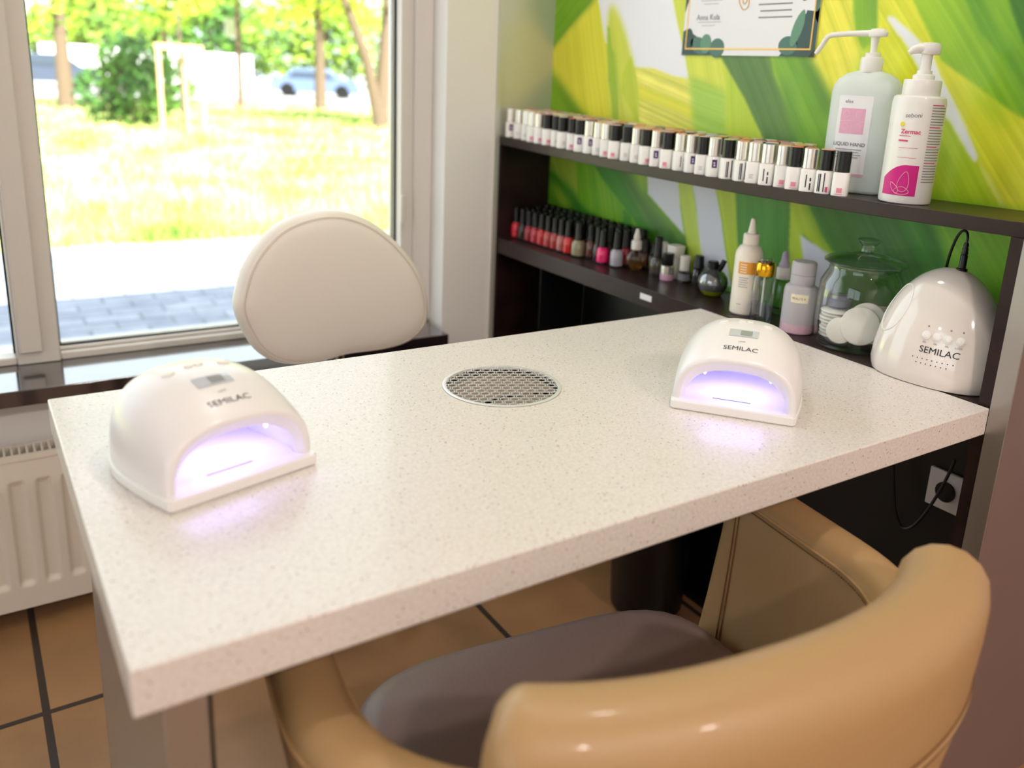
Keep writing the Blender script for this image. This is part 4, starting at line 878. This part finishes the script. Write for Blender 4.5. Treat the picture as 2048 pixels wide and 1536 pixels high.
b.build('printed_leaves', MT['pinkpanel'], t)
word('lettering', 'Zermac', .0095, lambda x, y: w2(x + .001, y + .113), MT['pink_ink'], t, bold=.0002)
word('emblem_lettering', 'seboni', .0095, lambda x, y: w2(x + .002, y + .138 + .05 * x), MT['grey_ink'], t)
b = B(); n = 12
for i in range(1): v = [w2(-.017 + .0035 + .0035 * math.cos(2 * math.pi * k / 16), .124 + .0035 * math.sin(2 * math.pi * k / 16)) for k in range(16)]; b.add(v, [tuple(range(16))])
b.build('yellow_dot', mat('yellow_print', (240, 220, 30), .5), t, fix=False)
wlines('pink_print', RB + .0005, [(-.016, -.001, .098, .0025), (-.016, .002, .106, .001), (-.014, .015, .088, .0006), (-.014, .015, .073, .0006)], MT['pink_ink'], t, a0)
wlines('small_print', RB + .0005, [(.030, .060, .150 - .0042 * k, .0013) for k in range(28) if k not in (7, 14, 20)], MT['grey_ink'], t, a0 - .05)
wlines('small_headings', RB + .0005, [(.030, .054, .154, .0014), (.030, .052, .1206, .0014), (.030, .050, .0912, .0014), (.030, .053, .066, .0014)], MT['pink_ink'], t, a0 - .05)
# ================================================================ CERTIFICATE
ce = thing('certificate', (XM - .0015, 0, 0), 'framed-look leaf-bordered certificate with thin gold border hung on the green wall', 'certificate')
MT['dkleaf'] = mat('dark_leaf_print', (62, 84, 84), .5); MT['mdleaf'] = mat('mid_leaf_print', (84, 122, 112), .5); MT['ltleaf'] = mat('light_leaf_print', (104, 150, 124), .5); MT['goldline'] = mat('gold_print_line', (232, 180, 84), .3, metal=.3)
def cq(name, pts, m, d, p=ce, th=.0002):
    b = B(); P = [(-d, y, zz) for y, zz in pts]; b.add(P + [(-d + th, y, zz) for y, zz in pts], [tuple(range(len(P)))] + [(i, (i + 1) % len(P), len(P) + (i + 1) % len(P), len(P) + i) for i in range(len(P))]); return b.build(name, m, p)
y0, y1, z0, z1 = .540, .913, 1.267, 1.53
cq('card', [(y1, z0), (y0, z0), (y0, z1), (y1, z1)], MT['paper'], .001, th=.0009)
cq('leaf_border', [(y1, z0), (y1 - .125, z0), (y1 - .108, z0 + .010), (y1 - .010, z0 + .055), (y1, z0 + .05)], MT['dkleaf'], .0012)
cq('leaf_border', [(y0, z0), (y0 + .088, z0), (y0 + .070, z0 + .020), (y0 + .04, z0 + .04), (y0 + .03, z0 + .085), (y0 + .006, z0 + .082), (y0, z0 + .09)], MT['dkleaf'], .0012)
cq('leaf_border', [(y1, z0 + .090), (y1 - .016, z0 + .13), (y1 - .02, z1), (y1, z1)], MT['dkleaf'], .0012); cq('leaf_border', [(y0, z0 + .06), (y0 + .008, z0 + .07), (y0 + .012, z0 + .10), (y0 + .006, z1), (y0, z1)], MT['mdleaf'], .0012)
def ell(cy, cz, a, bb, ang, n=20): return [(cy + a * math.cos(q) * math.cos(ang) - bb * math.sin(q) * abs(math.sin(q)) ** .3 * math.sin(ang), cz + a * math.cos(q) * math.sin(ang) + bb * math.sin(q) * math.cos(ang)) for q in [2 * math.pi * k / n for k in range(n)]]
for cy, cz, a, bb, an, m in ((y1 - .055, z0 + .020, .030, .017, .3, 'mdleaf'), (y1 - .075, z0 + .024, .017, .020, 0, 'ltleaf'), (y1 - .110, z0 + .015, .022, .020, 0, 'mdleaf'), (y1 - .022, z0 + .035, .012, .022, -.2, 'dkleaf'), (y0 + .068, z0 + .020, .024, .018, 0, 'mdleaf'), (y0 + .030, z0 + .045, .022, .034, 0, 'dkleaf'), (y0 + .048, z0 + .052, .036, .012, 1.9, 'ltleaf'), (y0 + .026, z0 + .125, .028, .012, -.9, 'mdleaf')):
    cq('printed_leaf', ell(cy, cz, a, bb, an), MT[m], .0014 if m != 'ltleaf' else .0016)
for pts in ([(y1 - .010, z0 + .012), (y0 + .010, z0 + .012), (y0 + .010, z0 + .0148), (y1 - .010, z0 + .0148)], [(y1 - .010, z0 + .0148), (y1 - .0128, z0 + .0148), (y1 - .0128, z1 - .01), (y1 - .010, z1 - .01)], [(y0 + .010, z0 + .0148), (y0 + .0128, z0 + .0148), (y0 + .0128, z1 - .01), (y0 + .010, z1 - .01)]): cq('gold_border', pts, MT['goldline'], .0018)
cq('black_corner', [(y0 - .001, z0 - .001), (y0 + .014, z0 - .001), (y0 + .002, z0 + .012), (y0 - .001, z0 + .022)], MT['black'], .0022)
b = B(); b.tube([(-.0018, .735 + .014 * math.cos(a) * (1 + .15 * math.cos(3 * a)), 1.378 + .020 * math.sin(a)) for a in [2 * math.pi * k / 24 for k in range(24)]], .0009, 4, closed=True); b.tube([(-.0018, .735 + .006 * math.cos(a), 1.378 + .009 * math.sin(a)) for a in [2 * math.pi * k / 16 for k in range(16)]], .0009, 4, closed=True); b.build('gold_seal', MT['goldline'], ce)
CF = lambda yc, zc: (lambda x, y: (-.0016, yc - x, zc + y))
word('signature', 'Anna Kula', .017, CF(.838, 1.345), MT['grey_ink'], ce); word('date_text', '2019', .010, CF(.838, 1.388), MT['grey_ink'], ce)
b = B()
for k in range(5): yl = .690 + .003 * (k % 3); b.add([(-.0013, yl, 1.390 - .0125 * k), (-.0013, yl - .088 + .006 * (k % 2) , 1.390 - .0125 * k), (-.0013, yl - .088 + .006 * (k % 2), 1.3925 - .0125 * k), (-.0013, yl, 1.3925 - .0125 * k)], [(0, 1, 2, 3)])
for yy, L, zz in ((.865, .065, 1.379), (.868, .070, 1.335), (.855, .045, 1.372), (.855, .040, 1.328)): b.add([(-.0013, yy, zz), (-.0013, yy - L, zz), (-.0013, yy - L, zz + .0008), (-.0013, yy, zz + .0008)], [(0, 1, 2, 3)])
b.build('text_lines', MT['grey_ink'], ce, fix=False)
# ================================================================ OUTSIDE
GZ = -.30
MT['pave_dark'] = brick('outdoor_paving', (148, 152, 166), (132, 137, 152), (108, 112, 124), .30, .15, .008, .5, rough=.8, vary=.4)
MT['kerb'] = mat('pale_concrete', (190, 190, 188), .9)
MT['soil'] = mat('meadow_ground', (150, 160, 60), 1); noisecol(MT['soil'], (168, 180, 100), (218, 216, 156), 1.6, 6)
MT['road'] = mat('light_asphalt', (170, 168, 165), .9)
MT['bark'] = mat('tree_bark', (110, 92, 78), .9, bump=(60, .6, .02)); MT['stake'] = mat('pale_wood_stake', (214, 180, 140), .8)
struct(B().box(-40, 1.76, GZ - .2, 60, 4.55, GZ).build('trim_1', MT['kerb'], fix=False))
struct(B().box(-40, 4.55, GZ - .2, 60, 7.05, GZ).build('trim_2', MT['pave_dark'], fix=False)) 
m = MT['soil']
b = B(); b.box(-60, 7.05, GZ - .2, 90, 34, GZ + .02); struct(b.build('trim_3', m, fix=False))
b = B(); b.box(-80, 34, GZ - .2, 130, 90, GZ + .01); struct(b.build('trim_4', MT['road'], fix=False))
rg = random.Random(2)
MT['grass'] = mat('meadow_grass', (150, 176, 40), .8); noisecol(MT['grass'], (128, 160, 60), (222, 220, 156), .9, 5)
v = []; f = []
for k in range(26000):
    u = rg.random(); y = 7.05 + 22 * u ** 1.5; x = rg.uniform(.02 * y - .6, .62 * y + 1.5); h = rg.uniform(.06, .20); a = rg.uniform(0, 3.14); w_ = .012 + .0012 * y; dx, dy = math.cos(a) * w_, math.sin(a) * w_; lx, ly = rg.uniform(-.06, .06), rg.uniform(-.06, .06); n = len(v)
    v += [(x - dx, y - dy, GZ + .015), (x + dx, y + dy, GZ + .015), (x + lx, y + ly, GZ + .02 + h)]; f.append((n, n + 1, n + 2))
b = B(); b.add(v, f); tag(b.build('meadow_grass', MT['grass'], fix=False), 'sunlit yellow-green meadow grass growing beyond the pavement outside', 'grass', kind='stuff')
LM = {}
for nm, c1, c2 in (('bright', (120, 170, 30), (214, 214, 70)), ('mid', (84, 130, 50), (170, 196, 70)), ('dark', (44, 92, 36), (110, 156, 50))):
    LM[nm] = mat('leaves_' + nm, c1, .6); noisecol(LM[nm], c1, c2, .7, 4)
def foliage(blobs, n, size, seed):
    r = random.Random(seed); v = []; f = []; tot = sum(q[3] ** 2 for q in blobs)
    for cx, cy, cz, rad in blobs:
        for k in range(int(n * rad * rad / tot)):
            d = Vector((r.gauss(0, 1), r.gauss(0, 1), r.gauss(0, 1))).normalized() * rad * r.uniform(.55, 1.05) ** .8; p = Vector((cx, cy, cz)) + d
            a = Vector((r.gauss(0, 1), r.gauss(0, 1), r.gauss(0, 1))).normalized(); c = a.orthogonal().normalized() * size * .5; a = a * size; k0 = len(v)
            v += [tuple(p - a), tuple(p - c), tuple(p + a), tuple(p + c)]; f.append((k0, k0 + 1, k0 + 2, k0 + 3))
    b = B(); b.add(v, f); return b
def tree(x, y, h, tr, crown, kind, label, lean=0, fork=False, n=2600, size=.13, seed=1, grp='trees beyond the meadow'):
    t = thing('tree', (x, y, GZ), label, 'tree', group=grp)
    b = B(); b.tube([(0, 0, 0), (lean * .3, 0, h * .25), (lean * .7, 0, h * .55), (lean, 0, h)], [tr * 1.3, tr, tr * .8, tr * .4], 10)
    if fork:
        b.tube([(0, 0, .2), (-.5 * tr * 4, 0, h * .35), (-1.4, .2, h * .9)], [tr, tr * .8, tr * .4], 8); b.tube([(lean * .3, 0, h * .3), (lean + 1.2, 0, h * .8)], [tr * .7, tr * .3], 8)
    b.build('trunk', MT['bark'], t); foliage(crown, n, size, seed).build('crown', LM[kind], t, fix=False); return t
tree(2.45, 25.5, 6, .17, [(-1.2, 0, 4.4, 1.7), (1.0, 0, 5.2, 1.9), (2.6, .5, 3.6, 1.5), (-.3, .4, 2.7, 1.0)], 'bright', 'thick-trunked tree at the left edge of the window view', seed=3, n=3400)
tree(5.2, 27, 5.5, .10, [(0, 0, 5, 1.9), (1.6, 0, 4.6, 1.5), (-1.4, 0, 4.6, 1.3), (0.3, 0, 3.5, 1.1)], 'mid', 'mid green tree rising above the staked sapling and bush', seed=4, n=3000)
tree(10.6, 29.5, 6, .17, [(0, 0, 4.4, 1.5), (1.8, .4, 4.4, 1.6), (-1.5, 0, 3.9, 1.3), (.4, 0, 5.6, 2.0)], 'bright', 'slim upright tree standing in front of the parked blue car', seed=5, n=3400)
tree(8.9, 20.4, 5, .17, [(.2, 0, 4.5, 1.5), (1.8, 0, 3.6, 1.3), (-1.4, .2, 4.3, 1.1), (1.0, 0, 5.4, 1.5)], 'bright', 'forked multi-stem tree nearest the right side of the window', fork=True, lean=.3, seed=6, n=3600)
tree(7.6, 28.5, 5.2, .055, [(-.5, 0, 4.4, 1.2), (.4, 0, 4.9, 1.2)], 'mid', 'young tree with very thin dark stem in the middle of the lawn', seed=7, n=1600)
t = thing('leafy_bush', (3.35, 20.6, GZ), 'dense green bush behind the wooden tree stakes', 'bush'); foliage([(0, 0, .8, .75), (.6, 0, .9, .65), (-.6, .2, .7, .6), (.1, .1, 1.35, .6), (-.3, 0, 1.5, .5)], 2600, .09, 9).build('leaves', LM['dark'], t, fix=False)
b = B(); [b.tube([(0, 0, 0), (dx, 0, .9)], [.03, .015], 6) for dx in (-.4, -.1, .2, .45)]; b.build('stems', MT['bark'], t)
t = thing('tree_stakes', (3.75, 17.9, GZ), 'pale wooden stakes and crossbar supporting a sapling in the meadow', 'tree stakes')
for dx, dy in ((-.42, 0), (.10, .3), (.32, -.2)): B().lathe([(.045, 0), (.045, 1.75)], (dx, dy, 0), 10).build('stake', MT['stake'], t)
B().box(-.48, -.03, 1.66, .40, .03, 1.76).build('crossbar', MT['stake'], t)
tree(3.75, 18.0, 3.4, .035, [(0, 0, 3.5, .8), (.4, 0, 4.1, .7), (-.4, 0, 3.0, .5)], 'mid', 'thin sapling growing between the pale wooden stakes', seed=12, n=900, size=.09)
for i, (x, y, r, k, lb) in enumerate(((-2, 62, 6, 'mid', 'wide hazy tree in the far row, left end behind the dark van'), (9, 70, 5, 'mid', 'low round tree in the far row above the pale wall'), (17, 72, 6, 'dark', 'hazy round tree in the far row left of the car'), (24, 66, 6.5, 'mid', 'tall bushy tree in the far row behind the car'), (41, 62, 7.5, 'bright', 'broad bright tree at the right end of the far row'))):
    tree(x, y, r * 1.1, .3, [(0, 0, r * .62, r * .55), (r * .5, 0, r * .5, r * .45), (-r * .5, 0, r * .5, r * .42), (0, 0, r * 1.0, r * .4)], k, lb, n=3000, size=.35, seed=20 + i, grp='far row of trees')
b = B(); b.box(4, 52, GZ, 14.6, 52.4, 1.6); tag(b.build('garden_wall', mat('pale_render', (235, 235, 235), .9)), 'long pale wall far behind the meadow and car', 'wall')
t = thing('lamp_post', (8.35, 31, GZ), 'thin dark lamp post with small box between the trees', 'post'); B().lathe([(.06, 0), (.045, 6)], seg=10).build('pole', MT['bark'], t); B().box(-.45, -.1, 2.3, -.08, .1, 2.9).build('sign_box', MT['kerb'], t)
def car(loc, rz, col, label, name='car'):
    t = thing(name, loc, label, 'car', rz); m = mat('car_paint', col, .25, coat=.8); gl = mat('car_glass', (60, 70, 84), .08)
    P = [(-2.1, .45), (-2.05, .85), (-1.5, .92), (-1.0, 1.38), (.55, 1.42), (1.2, .95), (1.95, .82), (2.15, .5), (2.1, .25), (-2.1, .25)]
    b = B(); b.loft([[(x * .97, -.82, z_) for x, z_ in P], [(x, -.74, z_) if z_ > 1 else (x, -.86, z_) for x, z_ in P], [(x, .74, z_) if z_ > 1 else (x, .86, z_) for x, z_ in P], [(x * .97, .82, z_) for x, z_ in P]]); b.build('body', m, t, bevel=.04)
    for s in (-1, 1):
        b = B(); b.add([(-1.25, s * .872, .95), (.95, s * .872, .95), (.45, s * .80, 1.34), (-.9, s * .80, 1.34)], [(0, 1, 2, 3)]); b.build('side_window', gl, t, fix=False)
        for x in (-1.3, 1.3):
            b = B(); b.lathe([(.31, -.1), (.33, -.08), (.33, .08), (.31, .1)], seg=20); o = b.build('wheel', MT['black'], t); o.matrix_local = Matrix.Translation((x, s * .80, .33)) @ Matrix.Rotation(math.pi / 2, 4, 'X')
    return t
car((15.2, 43, GZ), -.45, (96, 114, 150), 'parked blue car seen through the window beyond the trees')
car((3.5, 44, GZ), .2, (60, 70, 90), 'dark car partly hidden behind the left tree')
